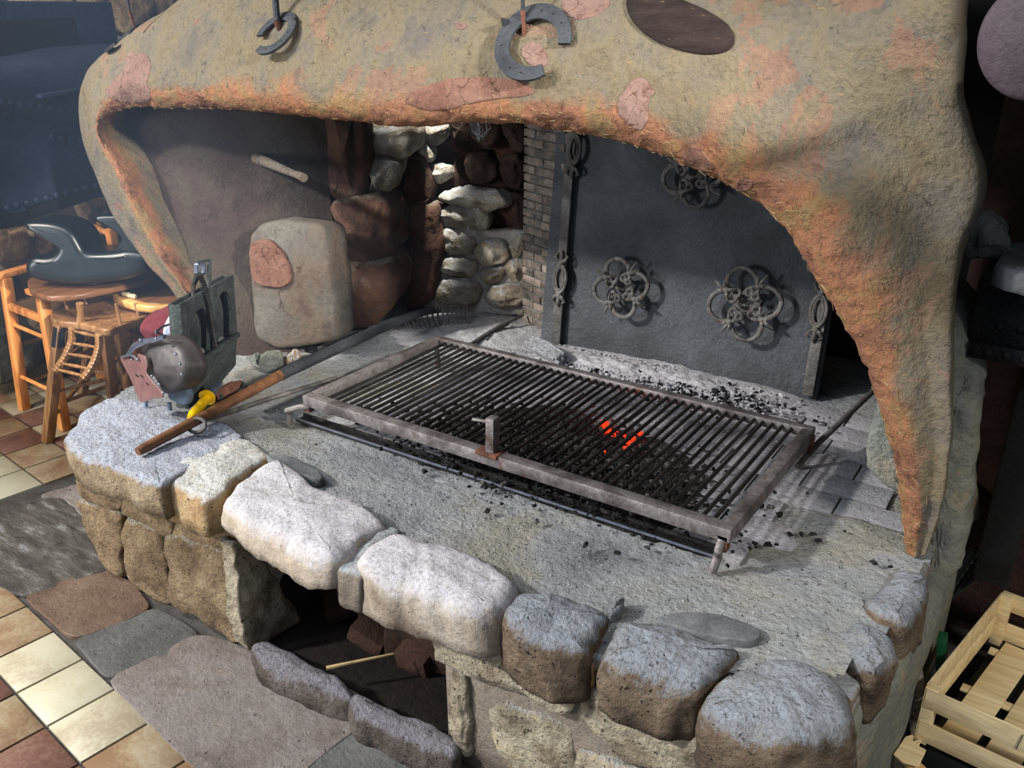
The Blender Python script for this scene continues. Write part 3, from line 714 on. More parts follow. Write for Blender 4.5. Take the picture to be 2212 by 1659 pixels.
# raised plaster flakes and the dark oval, laid on the shell
def decal(name, px, mat, lift, parent, seed=0, jag=.0, rings=6, label=None, res=56):
    P2 = resample(chaikin([V((x, y, 0)) for x, y in px], 1), res)
    c2 = sum(P2, V())/len(P2); vs = []; N = len(P2)
    rr = random.Random(seed)
    J = [1+jag*noise.noise(V((i*.45, seed, 0)))+jag*.6*noise.noise(V((i*1.9, seed, 4))) for i in range(N)]
    sc = [(1.0, -.006), (1.0, lift*.7), (.985, lift)]+[(1-k/rings, lift*1.05) for k in range(1, rings)]
    for s, l in sc:
        for i, p in enumerate(P2):
            q = c2+(p-c2)*s*J[i]
            loc, n = hit(q.x, q.y)
            if loc is None: return None
            vs.append(loc+n*l)
    loc, n = hit(c2.x, c2.y); vs.append(loc+n*lift)
    fs = [(r*N+i, r*N+(i+1) % N, (r+1)*N+(i+1) % N, (r+1)*N+i) for r in range(len(sc)-1) for i in range(N)]
    L = (len(sc)-1)*N
    fs += [(L+i, L+(i+1) % N, len(vs)-1) for i in range(N)]
    return mk(name, vs, fs, mat, parent, True, label=label)
M_FLAKE = rock('pink_clay_coat', ['80584a', '8d6656', '967263'], 9, .6, 60, cracks=(22, .03, '5a3626'), vary=.1, gain=.78)
M_FLAKEO = rock('orange_clay_coat', ['7c4830', '8c5a42', '98694f'], 9, .8, 60, cracks=(20, .03, '4d2a1a'), vary=.1, gain=.8)
for k, (px, mt) in enumerate([
    ([(270,118),(300,112),(325,125),(328,150),(315,180),(330,205),(320,222),(285,222),(240,218),(225,200),(250,170),(270,150)], M_FLAKE),
    ([(1345,195),(1375,165),(1395,172),(1418,198),(1400,215),(1400,265),(1380,285),(1350,262),(1330,235)], M_FLAKE),
    ([(1120,108),(1150,88),(1175,100),(1185,125),(1180,145),(1150,150)], M_FLAKE),
    ([(895,195),(960,170),(1060,165),(1150,180),(1160,205),(1060,215),(1010,225),(960,240),(900,235),(868,215)], M_FLAKEO),
    ([(1215,-20),(1310,-30),(1320,10),(1290,35),(1245,45),(1215,28)], M_FLAKE),
    ([(1468,330),(1500,308),(1535,345),(1545,368),(1510,370),(1480,352)], M_FLAKEO),
    ([(1585,395),(1610,378),(1630,395),(1620,412),(1595,415)], M_FLAKEO),
    ([(980,52),(1000,48),(1012,58),(995,66)], M_FLAKE)]):
    decal('plaster_flake', px, mt, .0018, chim, k+1, .10)
oval = decal('hide_patch', [(1352, 20), (1358, -20), (1400, -22), (1470, 0), (1540, 30), (1585, 65), (1588, 98), (1560, 118), (1500, 118), (1430, 98), (1375, 62)], M_HIDE, .006, chim, 20, .01, label='dark brown oval hide patch')
# straw fibres along the lip
sm = MB(); rr = random.Random(11)
cnt = 0
while cnt < 520:
    i = rr.randrange(40, NU-10); t = rr.gauss(2.7, .5); j = int(max(2.2, min(3.8, t))/6*(NV-1))
    p = hood_v[j*NU+i]; 
    q1 = hood_v[j*NU+i+1]; q2 = hood_v[(j+1)*NU+i]
    tu = (q1-p).normalized(); tv = (q2-p).normalized(); n = tu.cross(tv).normalized()
    if n.dot(EYE-p) < 0: n = -n
    a = rr.gauss(.2, .7); L = rr.uniform(.006, .024); d = tu*math.cos(a)+tv*math.sin(a)+n*rr.uniform(-.05, .15)
    s_ = n.cross(d).normalized()*.0006; b = p+n*.001; e = b+d*L
    sm.add([b-s_, b+s_, e+s_*.5, e-s_*.5, b+n*.0008, e+n*.0008], [(0, 4, 5, 3), (4, 1, 2, 5), (0, 1, 2, 3)]); cnt += 1
sm.build('straw_fibres', M_STRAW, chim, kind='stuff')

# inner smoked plaster wall
IW = [[(190,205,2.03),(300,190,2.1),(450,190,2.2),(600,190,2.32),(712,190,2.46)],
      [(196,290,2.03),(300,290,2.1),(450,290,2.2),(600,290,2.32),(712,290,2.46)],
      [(240,370,2.02),(330,370,2.1),(470,370,2.2),(600,370,2.31),(714,380,2.44)],
      [(290,470,2.01),(370,470,2.08),(490,470,2.18),(600,470,2.28),(718,470,2.41)],
      [(350,570,2.0),(430,570,2.06),(520,570,2.14),(610,570,2.24),(722,570,2.36)],
      [(418,670,1.99),(480,670,2.03),(560,670,2.11),(640,670,2.2),(727,670,2.31)],
      [(482,775,1.98),(525,782,2.02),(580,772,2.09),(650,757,2.18),(732,742,2.28)]]
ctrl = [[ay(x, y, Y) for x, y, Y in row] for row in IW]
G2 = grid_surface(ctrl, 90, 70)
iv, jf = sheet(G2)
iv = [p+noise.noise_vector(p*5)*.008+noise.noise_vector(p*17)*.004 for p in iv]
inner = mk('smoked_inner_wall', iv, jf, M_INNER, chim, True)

# ================================================================== FIREPLACE BACK
fback = empty('fireplace_back_wall', (-1.9, 2.9, .5), 'sooty rubble back wall of the fireplace with scorched column stones', 'fireplace wall')
YB = 2.98
bp0, bn = V((-2.28, 2.90, .5)), V((.28, -.96, 0)).normalized()
def bk(x, y, off=0): return on(x, y, bp0+bn*off, bn)
G3 = [[bk(x, y, -.03) for x in range(690, 1400, 40)] for y in range(60, 740, 34)]
gv = [p for r in G3 for p in r]; nc = len(G3[0])
G3v = []
vs, fs2 = [], []
sub = 5
for r in range((len(G3)-1)*sub+1):
    for c in range((nc-1)*sub+1):
        a, b = min(r//sub, len(G3)-2), min(c//sub, nc-2); u, v_ = c/sub-b, r/sub-a
        p = G3[a][b].lerp(G3[a][b+1], u).lerp(G3[a+1][b].lerp(G3[a+1][b+1], u), v_)
        vs.append(p+bn*(nz(p, 9, .03)+nz(p, 25, .012)))
W_ = (nc-1)*sub+1; H_ = (len(G3)-1)*sub+1
fs2 = [(r*W_+c, r*W_+c+1, (r+1)*W_+c+1, (r+1)*W_+c) for r in range(H_-1) for c in range(W_-1)]
mk('soot_face', vs, fs2, M_SOOTWALL, fback, True)
# far dark chamber around fire plate
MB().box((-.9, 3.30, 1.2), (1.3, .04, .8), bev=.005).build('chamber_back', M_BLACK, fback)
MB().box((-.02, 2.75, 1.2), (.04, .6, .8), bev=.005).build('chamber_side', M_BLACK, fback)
M_ASHM = rock('ashy_rubble_mortar', ['6e675e', '928b80', 'a9a6a2'], 10, .8, 50, gain=1.4)
for nm, px, off in (('ashy_mortar', [(925, 480), (1000, 485), (1050, 505), (1140, 495), (1140, 680), (925, 672), (905, 600)], .045), ('ashy_mortar', [(770, 250), (890, 250), (905, 330), (880, 440), (770, 440)], .0)):
    pillow(nm, [bk(x, y, off) for x, y in px], bn, .05, .01, M_ASHM, fback, rough=.012, res=60, seed=3, smooth_it=1, freq=14)
for k, (px, mt, off, dp) in enumerate([
    ([(875,255),(955,258),(962,300),(930,312),(880,302)], M_RUBBLE, .04, .10), ([(900,305),(925,312),(935,345),(912,350),(895,330)], M_RUBBLE, .05, .08),
    ([(905,358),(965,356),(970,392),(940,400),(905,390)], M_RUBBLE, .03, .08), ([(1010,262),(1065,262),(1085,300),(1050,322),(1020,300)], M_RUBBLED, .05, .08),
    ([(1085,265),(1130,265),(1132,330),(1090,320)], M_RUBBLED, .04, .08), ([(965,262),(1010,265),(1015,300),(975,305)], M_RUBBLED, .04, .08),
    ([(945,418),(1000,408),(1080,416),(1096,440),(1070,452),(1000,448),(950,438)], M_RUBBLE, .06, .08),
    ([(938,450),(1000,450),(1045,462),(1050,490),(1010,502),(945,478)], M_RUBBLE, .06, .08),
    ([(955,502),(1000,500),(1028,518),(1012,555),(955,552)], M_RUBBLE, .07, .1), ([(1015,545),(1040,525),(1072,520),(1095,545),(1085,570),(1035,572)], M_RUBBLE, .09, .12),
    ([(1090,528),(1112,510),(1135,512),(1135,555),(1100,558)], M_RUBBLE, .06, .1), ([(950,562),(1005,558),(1030,585),(1010,602),(955,596)], M_RUBBLE, .08, .12),
    ([(1035,578),(1088,578),(1090,600),(1052,622),(1030,605)], M_RUBBLE, .07, .1), ([(1092,562),(1135,562),(1135,615),(1112,618),(1094,595)], M_RUBBLE, .07, .1),
    ([(936,612),(1005,603),(1038,628),(1025,656),(945,662)], M_RUBBLE, .09, .12), ([(1042,632),(1108,612),(1135,624),(1132,664),(1050,668)], M_RUBBLE, .09, .12),
    ([(1000,330),(1060,330),(1070,395),(1010,400)], M_RUBBLED, .02, .08), ([(1070,340),(1130,340),(1130,410),(1085,400)], M_RUBBLED, .02, .08),
    ([(1100,420),(1135,420),(1135,500),(1105,495)], M_RUBBLED, .02, .08)]):
    mx_, my_ = sum(q[0] for q in px)/len(px), sum(q[1] for q in px)/len(px)
    px = [(mx_+(x-mx_)*1.10, my_+(y-my_)*1.12) for x, y in px]
    pillow('stone', [bk(x, y, off) for x, y in px], bn, dp, .025, mt, fback, rough=.011, res=48, seed=60+k, bulge=.012, smooth_it=2, freq=22)
# column stones
cn = V((.45, -.9, 0)).normalized()
for k, (px, mt, Y) in enumerate([
    ([(698,240),(778,240),(785,330),(782,428),(745,440),(700,430)], M_COLUMN, 2.47), ([(770,250),(868,255),(892,285),(885,335),(835,345),(775,335)], M_RUBBLE, 2.56),
    ([(778,345),(848,348),(852,385),(832,432),(782,432)], M_RUBBLE, 2.52), ([(702,432),(832,428),(856,470),(850,540),(828,568),(760,572),(715,570)], M_COLUMN, 2.46),
    ([(715,575),(760,575),(838,562),(862,605),(855,650),(815,705),(785,712),(728,722)], M_COLUMN, 2.42), ([(842,435),(905,430),(950,450),(955,560),(940,650),(885,680),(858,640),(858,560)], M_COLUMN, 2.66),
    ([(850,345),(905,340),(930,400),(930,435),(850,440)], M_COLUMN, 2.66)]):
    pillow('stone', [on(x, y, ay(780, 500, Y), cn) for x, y in px], cn, .25, .045, mt, fback, rough=.010, res=72, seed=90+k, bulge=.03, smooth_it=1, freq=10)
# pale plastered block standing against the inner wall
blk = empty('plastered_stone_block', az(640, 745, .5), 'grey plastered stone block with a patch of orange clay, standing at the left inner wall', 'stone block')
gn = V((.30, -.95, .10)).normalized()
bpnt = az(640, 750, .5)+gn*.075
pillow('block', [on(x, y, bpnt, gn) for x, y in [(535,510),(560,484),(620,480),(690,486),(704,500),(712,560),(722,650),(726,730),(700,742),(600,752),(552,735),(545,640),(538,570)]], gn, .14, .022, M_GREYBLOCK, blk, rough=.006, res=90, seed=70, bulge=.01, smooth_it=1, freq=9)
pillow('clay_patch', [on(x, y, bpnt+gn*.026, gn) for x, y in [(536,535),(560,512),(595,525),(618,560),(632,610),(600,622),(550,612),(538,575)]], gn, .02, .006, M_FLAKEO, blk, rough=.004, res=48, seed=71, label='orange clay patch')
# horn shaped peg in the inner wall
peg = empty('wall_peg', ay(560, 350, 2.24), 'pale tapered wooden peg sticking out of the inner plaster wall', 'peg')
MB().tube([ay(552, 340, 2.30), ay(580, 352, 2.20), ay(615, 367, 2.12), ay(645, 380, 2.07)], [.024, .018, .014, .0105], 12).build('shaft', M_GREYBLOCK, peg)
MB().tube([ay(643, 378, 2.07), ay(656, 384, 2.05)], [.013, .0145], 12).build('knob', M_GREYBLOCK, peg)
# brick pillar beside the fire plate
pil = empty('brick_pillar', (-1.8, 2.95, .5), 'narrow pillar of thin sooty bricks beside the iron fireback', 'brick pillar')
q0, q1 = az(1129, 692, .5), az(1196, 722, .5)
dx = (q1-q0).normalized(); pn = V((dx.y, -dx.x, 0)).normalized()
if pn.y > 0: pn = -pn
wid = .25
core0 = q0 - pn*.01
Rm = Matrix((dx, -pn, V((0, 0, 1)))).transposed()
MB().box(q0+dx*(wid/2)+V((0, 0, .72))-pn*.075, (wid/2-.006, .068, .74), Rm, .003).build('mortar', M_BMORT, pil)
hb = .0335; rr = random.Random(9)
for k in range(42):
    z0 = k*hb; x_ = 0 if k % 2 else 0; cuts = [0, .125, .25] if k % 2 else [0, .075, .20, .25]
    for a, b in zip(cuts[:-1], cuts[1:]):
        if b-a < .05: continue
        c = q0+dx*((a+b)/2)+V((0, 0, z0+hb/2))-pn*(.055-rr.uniform(0, .004))
        MB().box(c, ((b-a)/2-.0025, .06, hb/2-.0028), Rm, .003).build('brick', M_BRICK, pil)

# ================================================================== FIREBACK PLATE
fb0, fb1 = V((-1.64, 2.765, .49)), V((-.69, 2.805, .49))
fdx = (fb1-fb0).normalized()
pt = ax(1238, 300, -1.625)
lean = (V((0, pt.y-2.765, pt.z-.49))).normalized()
fn = fdx.cross(lean).normalized()
if fn.y > 0: fn = -fn
lean = fn.cross(fdx).normalized()
if lean.z < 0: lean = -lean
fbk = empty('iron_fireback', (fb0+fb1)/2, 'tall black iron fireback plate with ornamented edge strips and three quatrefoil rosettes', 'fireback')
def fp(x, y, off=0): return on(x, y, fb0+fn*off, fn)
Rf = Matrix((fdx, -fn, lean)).transposed()
MB().box((fb0+fb1)/2+lean*.60-fn*.008, ((fb1-fb0).length/2+.05, .008, .62), Rf, .003).build('plate', M_IRON, fbk)
# edge strips with cast ornaments
def strip(pbot, ptop, orn):
    a, b = fp(*pbot, .0), fp(*ptop, .0)
    MB().bar(a+fn*.025, b+fn*.025, .035, .012, up=fn).build('edge_strip', M_IRONC, fbk)
    MB().bar(a+fn*.012, b+fn*.012, .014, .024, up=fn).build('strip_rib', M_IRONC, fbk)
    axis = (b-a).normalized(); side = axis.cross(fn).normalized()
    for (x, y, h) in orn:
        c = fp(x, y, .036)
        mb = MB()
        pts = [c+axis*(h*.5*math.cos(t))+side*(h*.235*math.sin(t)*abs(math.sin(t))**.3) for t in [2*math.pi*k/28 for k in range(29)]]
        mb.tube(pts, .0065, 8, cap=False)
        pts = [c+axis*(h*.40*math.cos(t))+side*(h*.15*math.sin(t)*abs(math.sin(t))**.3)+fn*.003 for t in [2*math.pi*k/28 for k in range(29)]]
        mb.tube(pts, .004, 6, cap=False)
        for s in (1, -1):
            e = c+axis*(h*.58*s)
            mb.ball(e, .012)
            for u in (-1, 1):
                mb.tube([e, e+side*.016*u+axis*.008*s+fn*.006, e+side*.024*u+axis*.024*s, e+side*.014*u+axis*.032*s], [.006, .007, .006, .003], 6)
            mb.tube([e, e+axis*.03*s+fn*.005, e+axis*.045*s], [.007, .008, .002], 6)
        mb.build('cast_ornament', M_IRONC, fbk)
strip((1207, 745), (1250, 200), [(1240, 322, .105), (1210, 602, .105)])
strip((1748, 850), (1812, 470), [(1768, 672, .105)])
# rosettes: 4 lobes of curled bar on standoffs
def rosette(cx, cy, R, rot, off=.055):
    c = fp(cx, cy, off); r = empty('rosette', c)
    r.parent = fbk; r.location = c-wloc(fbk)
    ang = [rot+math.pi/2*k for k in range(4)]
    def pp(u, v, o=0): return c+fdx*u+lean*v+fn*o
    for a in ang:
        ox, oy = math.cos(a)*R*.56, math.sin(a)*R*.56
        rl = R*.44
        for sg in (-1, 1):
            # start at the outer middle of the lobe and integrate the curvature
            x, y, th_ = ox+math.cos(a)*rl, oy+math.sin(a)*rl, a+sg*math.pi/2
            pts, rad = [pp(x, y)], [.0085]
            turned = 0; ds_ = R*.045
            while turned < math.radians(420):
                k_ = 1/rl if turned < math.radians(118) else min(1/(R*.10), 1/rl+(turned-math.radians(118))*7/R)
                dth = ds_*k_; th_ += sg*dth; turned += dth
                x += math.cos(th_)*ds_; y += math.sin(th_)*ds_
                pts.append(pp(x, y, .004*math.sin(turned*2))); rad.append(.0085 if turned < 3 else .0065)
            MB().tube(pts, rad, 8).build('scroll_bar', M_IRONC, r)
    for k in range(4):
        a = rot+math.pi/4+math.pi/2*k
        e = pp(math.cos(a)*R*.62, math.sin(a)*R*.62, .004)
        mb = MB().ball(e, .013)
        for b in (-.7, .0, .7, 2.4, 3.9):
            L = .05 if b == 0 else .034
            d = fdx*math.cos(a+b)+lean*math.sin(a+b)
            mb.tube([e, e+d*L*.5+fn*.008, e+d*L], [.006, .0065, .003], 6)
        mb.build('leaf_clasp', M_IRONC, r)
        MB().tube([e-fn*(off-.004), e], .005, 6).build('standoff', M_IRONC, r)
    MB().box(c-fn*(off*.8), (R*.30, .003, R*.30), Rf@Matrix.Rotation(.5, 3, 'Y'), .002).build('backing_plate', M_IRONC, r)
rosette(1341, 622, .105, .30)
rosette(1608, 657, .122, .25)
rosette(1497, 378, .105, .30)

# ================================================================== ASH, PAVERS, COALS
pav = empty('firebrick_floor', (-1.2, 2.2, .49), 'pale firebrick paving under the grill and behind it, dusted with ash', 'paving')
rr = random.Random(21)
bw, bl = .112, .225
for r in range(12):
    for c in range(-1, 8):
        x = -1.86+c*bl+(r % 2)*bl/2; y = 1.745+r*bw
        if y > 2.72 or x < -1.95 or x+bl > -.16: continue
        if x+bl/2 > -.50 and y < 2.08: continue
        z = .5015+rr.uniform(-.0005, .0008)
        R = Matrix.Rotation(rr.uniform(-.012, .012), 3, 'Z')
        MB().box((x+bl/2, y+bw/2, z-.02), (bl/2-.0025, bw/2-.0025, .0205), R, .0025).build('paver', M_PAVER, pav)
# ash drifts
def mound(name, cx, cy, rx, ry, h, mat, z=.505, seed=0, n=60, amp=.35, parent=None, kind='stuff'):
    vs = []; 
    for b in range(n):
        for a in range(n):
            u, v_ = a/(n-1)*2-1, b/(n-1)*2-1
            r2 = u*u+v_*v_ + .5*noise.noise(V((u*1.8+seed, v_*1.8, seed)))
            x, y = cx+u*rx, cy+v_*ry
            hh = h*max(-1.6, (1-r2))*(1+amp*noise.noise(V((x*22, y*22, seed)))+amp*.7*noise.noise(V((x*60, y*60, seed))))
            vs.append(V((x, y, z+hh-.004)))
    fs = [(b*n+a, b*n+a+1, (b+1)*n+a+1, (b+1)*n+a) for b in range(n-1) for a in range(n-1)]
    o = mk(name, vs, fs, mat, parent, True)
    if kind: o['kind'] = kind
    return o
ash = mound('ash_drift', -1.18, 2.68, .50, .17, .030, M_ASH, .503, 2, 110)
tag(ash, 'drift of pale grey ash at the foot of the iron fireback', 'ash')
ash2 = mound('ash_drift', -1.95, 2.72, .30, .28, .018, M_ASH, .50, 5, 70)
tag(ash2, 'soft grey ash spread below the rubble wall near the rake', 'ash')
ash3 = mound('ash_bed', -1.15, 2.02, .46, .27, .016, M_CHARASH, .502, 7, 110)
tag(ash3, 'dark bed of ash and spent coals below the grill', 'ash')
ash4 = mound('grease_ash', -1.08, 1.885, .52, .16, .016, M_TAR, .502, 8, 90)
tag(ash4, 'black greasy ash strip behind the front channel', 'ash')
# ash chips
def chips(name, n, fx, fy, fz, smin, smax, mat, label, cat, seed):
    mb = MB(); rr = random.Random(seed)
    for k in range(n):
        c = V((fx(rr), fy(rr), 0)); c.z = fz(c, rr)
        s = rr.uniform(smin, smax)
        R = Matrix.Rotation(rr.uniform(0, 6.3), 3, 'Z') @ Matrix.Rotation(rr.uniform(-.6, .6), 3, 'X')
        P = [V((rr.uniform(.6, 1.3)*a, rr.uniform(.4, .9)*b, rr.uniform(.25, .6)*d))*s for a, b, d in ((-1, -1, -1), (1, -1, -1), (1, 1, -1), (-1, 1, -1), (-.7, -.7, 1), (.8, -.6, 1), (.6, .8, 1), (-.7, .6, 1))]
        mb.add([c + R @ p for p in P], [(0, 1, 5, 4), (1, 2, 6, 5), (2, 3, 7, 6), (3, 0, 4, 7), (4, 5, 6, 7), (0, 3, 2, 1)])
    o = mk(name, mb.v, mb.f, mat, None, False); o['kind'] = 'stuff'; tag(o, label, cat); return o
chips('ash_flakes', 1500, lambda r: r.gauss(-1.12, .20), lambda r: min(2.74, r.gauss(2.62, .07)), lambda c, r: .515+r.uniform(-.006, .014)*max(0, 1-abs(c.x+1.15)/.45), .002, .007, M_ASH, 'pale ash flakes scattered on the drift before the fireback', 'ash flakes', 31)
chips('charcoal_crumbs', 420, lambda r: r.gauss(-1.0, .17), lambda r: min(2.7, r.gauss(2.58, .06)), lambda c, r: .512+r.uniform(0, .012), .002, .009, M_CHAR, 'black charcoal crumbs scattered between grill and fireback', 'charcoal', 32)
chips('spent_coals', 1400, lambda r: r.gauss(-1.12, .18), lambda r: r.gauss(2.0, .10), lambda c, r: .515+r.uniform(0, .014), .003, .010, M_CHARASH, 'ash coated coals heaped below the middle of the grill', 'coals', 33)
chips('black_coals', 1300, lambda r: r.gauss(-1.15, .26), lambda r: r.gauss(1.88, .09), lambda c, r: .510+r.uniform(0, .016), .003, .009, M_CHAR, 'black coal grit below the front half of the grill', 'coals', 34)
chips('hearth_grit', 350, lambda r: r.uniform(-1.9, -.3), lambda r: r.uniform(1.35, 1.66), lambda c, r: screed_z(c.x, c.y)+.001, .0008, .0028, M_ASH, 'pale grit strewn over the screed in front of the grill', 'grit', 35)
# glowing embers, each a lump
rr = random.Random(17)
for k, (x, y, s) in enumerate([(1305, 905, .016), (1312, 918, .014), (1298, 912, .012), (1330, 930, .012), (1345, 935, .010), (1362, 948, .015), (1368, 938, .011), (1300, 968, .011), (1352, 960, .010), (1385, 930, .010)]):
    c = az(x, y+4, .528)
    P = [c+V((math.cos(t)*s*rr.uniform(.7, 1.2), math.sin(t)*s*rr.uniform(.6, 1), 0)) for t in [6.283*i/7 for i in range(7)]]
    e = pillow('ember', P, (0, 0, 1), s*1.1, s*.5, M_EMBER, None, rough=.003, res=20, seed=k, smooth_it=1, freq=60)
    tag(e, 'red glowing ember in the coals below the middle of the grill', 'ember', 'glowing embers under the grill')
# loose charcoal lumps behind grill
for k, (x, y, s) in enumerate([(1388, 800, .018), (1366, 796, .008), (1545, 840, .016), (1562, 838, .010), (1576, 826, .008), (1510, 828, .008), (1632, 845, .007)]):
    c = az(x, y, .53)
    P = [c+V((math.cos(t)*s*rr.uniform(.8, 1.3), math.sin(t)*s*.6*rr.uniform(.7, 1), 0)) for t in [6.283*i/7 for i in range(7)]]
    e = pillow('charcoal_lump', P, (0, 0, 1), s, s*.5, M_CHAR, None, rough=.003, res=20, seed=k+40, smooth_it=0, freq=50)
    tag(e, 'small black charcoal lump lying on the ash behind the grill', 'charcoal', 'charcoal lumps on the ash')
# burnt log with white ash
lg = empty('ashen_log', az(1185, 765, .52), 'short burnt log end coated in cracked white ash behind the grill', 'log')
a_, b_ = az(1150, 745, .525), az(1215, 780, .53)
dirl = (b_-a_).normalized(); sdl = V((-dirl.y, dirl.x, 0))
for k in range(9):
    o_ = sdl*random.uniform(-.028, .028)+V((0, 0, random.uniform(-.005, .024)))
    MB().tube([a_-dirl*random.uniform(0, .02)+o_, a_.lerp(b_, .5)+o_*1.1+V((0, 0, .004)), b_+dirl*random.uniform(-.015, .02)+o_], [.009, .013, .007], 7).build('ash_splinter', M_ASHLOG, lg)

# front channel
ch = empty('steel_channel', az(1100, 1060, .505), 'long blackened steel channel lying on the hearth in front of the grill', 'channel')
c0, c1 = az(640, 905, .51), az(1545, 1200, .51)
MB().bar(c0+V((0, .014, -.004)), c1+V((0, .014, -.004)), .034, .005).build('channel_bed', M_TAR, ch)
MB().bar(c0+V((0, -.004, .004)), c1+V((0, -.004, .000)), .003, .007).build('front_flange', M_SILV, ch, label='shiny front flange edge')
MB().bar(c0+V((0, .031, .003)), c1+V((0, .031, .003)), .004, .012).build('rear_flange', M_TAR, ch)

# ================================================================== GRILL
GX0, GX1, GY0, GY1, GZ = -1.835, -.516, 1.663, 2.307, .63
grill = empty('charcoal_grill', ((GX0+GX1)/2, (GY0+GY1)/2, .505), 'long rectangular steel grill rack with many round bars over glowing coals', 'grill')
def fbar(p, q, w_, d_): return MB().bar(p, q, w_, d_, bev=.003).build('frame_bar', M_STEEL, grill)
fbar((GX0-.0, GY0+.018, GZ-.017), (GX1, GY0+.018, GZ-.017), .036, .034)
fbar((GX0, GY1-.014, GZ-.014), (GX1, GY1-.014, GZ-.014), .028, .028)
fbar((GX0+.015, GY0+.036, GZ-.014), (GX0+.015, GY1-.028, GZ-.014), .030, .028)
fbar((GX1-.015, GY0+.036, GZ-.020), (GX1-.015, GY1-.028, GZ-.020), .030, .040)
NB = 46
rb = None; rr = random.Random(2)
for k in range(NB):
    x = GX0+.045+(GX1-GX0-.09)*(k+.5)/NB
    if rb is None:
        rb = MB().tube([(x, GY0+.030, GZ-.014), (x, (GY0+GY1)/2, GZ-.016), (x, GY1-.020, GZ-.012)], .0052, 8).build('grill_bar', M_ROD, grill); xb = x; bl0 = V(rb.location)
    else:
        o = rb.copy(); COL.objects.link(o); o.parent = grill; o.location = bl0+V((x-xb+rr.uniform(-.0015, .0015), 0, rr.uniform(-.001, .001))); o.rotation_euler = (0, 0, rr.uniform(-.003, .003))
# bar post with crank pin on front rail
pp_ = az(1050, 985, .63); pp_ = V((pp_.x, GY0+.018, GZ))
MB().bar(pp_-V((0, 0, .01)), pp_+V((0, 0, .098)), .026, .030, up=(0, 1, 0), bev=.003).build('post', M_STEEL, grill)
MB().tube([pp_+V((-.005, -.005, .085)), pp_+V((-.055, -.01, .082))], .005, 8).build('post_pin', M_STEEL, grill)
MB().box(pp_+V((-.006, -.004, -.003)), (.035, .021, .006), bev=.005).build('rust_patch', M_RUST, grill, label='orange rust patch round the post')
# folded feet
fl = az(625, 915, .508)
MB().tube([V((GX0+.02, GY0+.01, GZ-.035)), V((GX0-.02, GY0+.004, GZ-.045)), V((GX0-.065, GY0-.004, GZ-.065)), V((fl.x+.004, fl.y, .545)), V((fl.x, fl.y, .505))], .0095, 10).build('foot', M_STEEL, grill)
MB().bar(V((GX0+.008, GY0+.016, GZ-.055)), V((GX0+.008, GY0+.016, GZ-.02)), .022, .022, up=(0, 1, 0)).build('foot_lug', M_RUST, grill)
fr = az(1538, 1232, .508)
MB().tube([V((GX1-.02, GY0+.005, GZ-.03)), V((GX1-.022, GY0-.005, GZ-.055)), V((fr.x+.006, fr.y+.012, .545)), V((fr.x, fr.y, .503))], [.010, .010, .0105, .011], 10).build('foot', M_STEEL, grill)
MB().bar(V((GX1-.018, GY0+.012, GZ-.06)), V((GX1-.018, GY0+.012, GZ-.02)), .024, .024, up=(0, 1, 0)).build('foot_lug', M_RUST, grill)
for x in (GX0+.02, GX1-.02):
    MB().tube([V((x, GY1-.03, GZ-.02)), V((x, GY1-.02, .505))], .009, 8).build('foot', M_STEEL, grill)
# hinge lug bottom right of frame
MB().bar((GX1-.002, GY1-.03, GZ-.06), (GX1-.002, GY1-.03, GZ-.015), .02, .012, up=(0, 1, 0)).build('corner_bracket', M_RUST, grill)

# ================================================================== TOOLS ON THE HEARTH
# rake
rk = empty('ash_rake', az(640, 790, .53), 'long ash rake with wooden handle and iron tines, lying across the hearth', 'rake')
h0, h1 = az(297, 976, .555), az(625, 800, .60)
h2, h3 = az(842, 700, .60), az(935, 668, .585)
MB().tube([h0, h0.lerp(h1, .03), h0.lerp(h1, .5), h1], [.012, .0145, .0165, .018], 12).build('wooden_handle', M_WOODH, rk)
MB().tube([h1-(h1-h0).normalized()*.04, h1, h1.lerp(h2, .5), h2, az(890, 682, .595), h3], [.0195, .020, .020, .019, .016, .012], 12).build('iron_socket', M_HORSE, rk)
def bez(P, n):
    out = []
    for k in range(n):
        t = k/(n-1)*(len(P)-1); i = min(int(t), len(P)-2); f = t-i
        p0, p1, p2, p3 = P[max(i-1, 0)], P[i], P[i+1], P[min(i+2, len(P)-1)]
        out.append(.5*((2*p1)+(p2-p0)*f+(2*p0-5*p1+4*p2-p3)*f*f+(3*p1-p0-3*p2+p3)*f**3))
    return out
tops = bez([az(868, 684, .565), az(900, 676, .572), az(945, 665, .575), az(980, 662, .572), az(1008, 664, .565)], 15)
MB().tube(tops, .0055, 8).build('rake_head', M_IRONC, rk)
tips = bez([az(882, 712, .512), az(915, 708, .512), az(950, 703, .512), az(985, 700, .512), az(1014, 699, .512)], 15)
for a, b in zip(tops, tips):
    m_ = a.lerp(b, .5)+V((.006, -.012, .012))
    MB().tube([a, a.lerp(m_, .6)+V((0, 0, .004)), m_, b], [.0045, .0045, .004, .002], 6).build('tine', M_IRONC, rk)
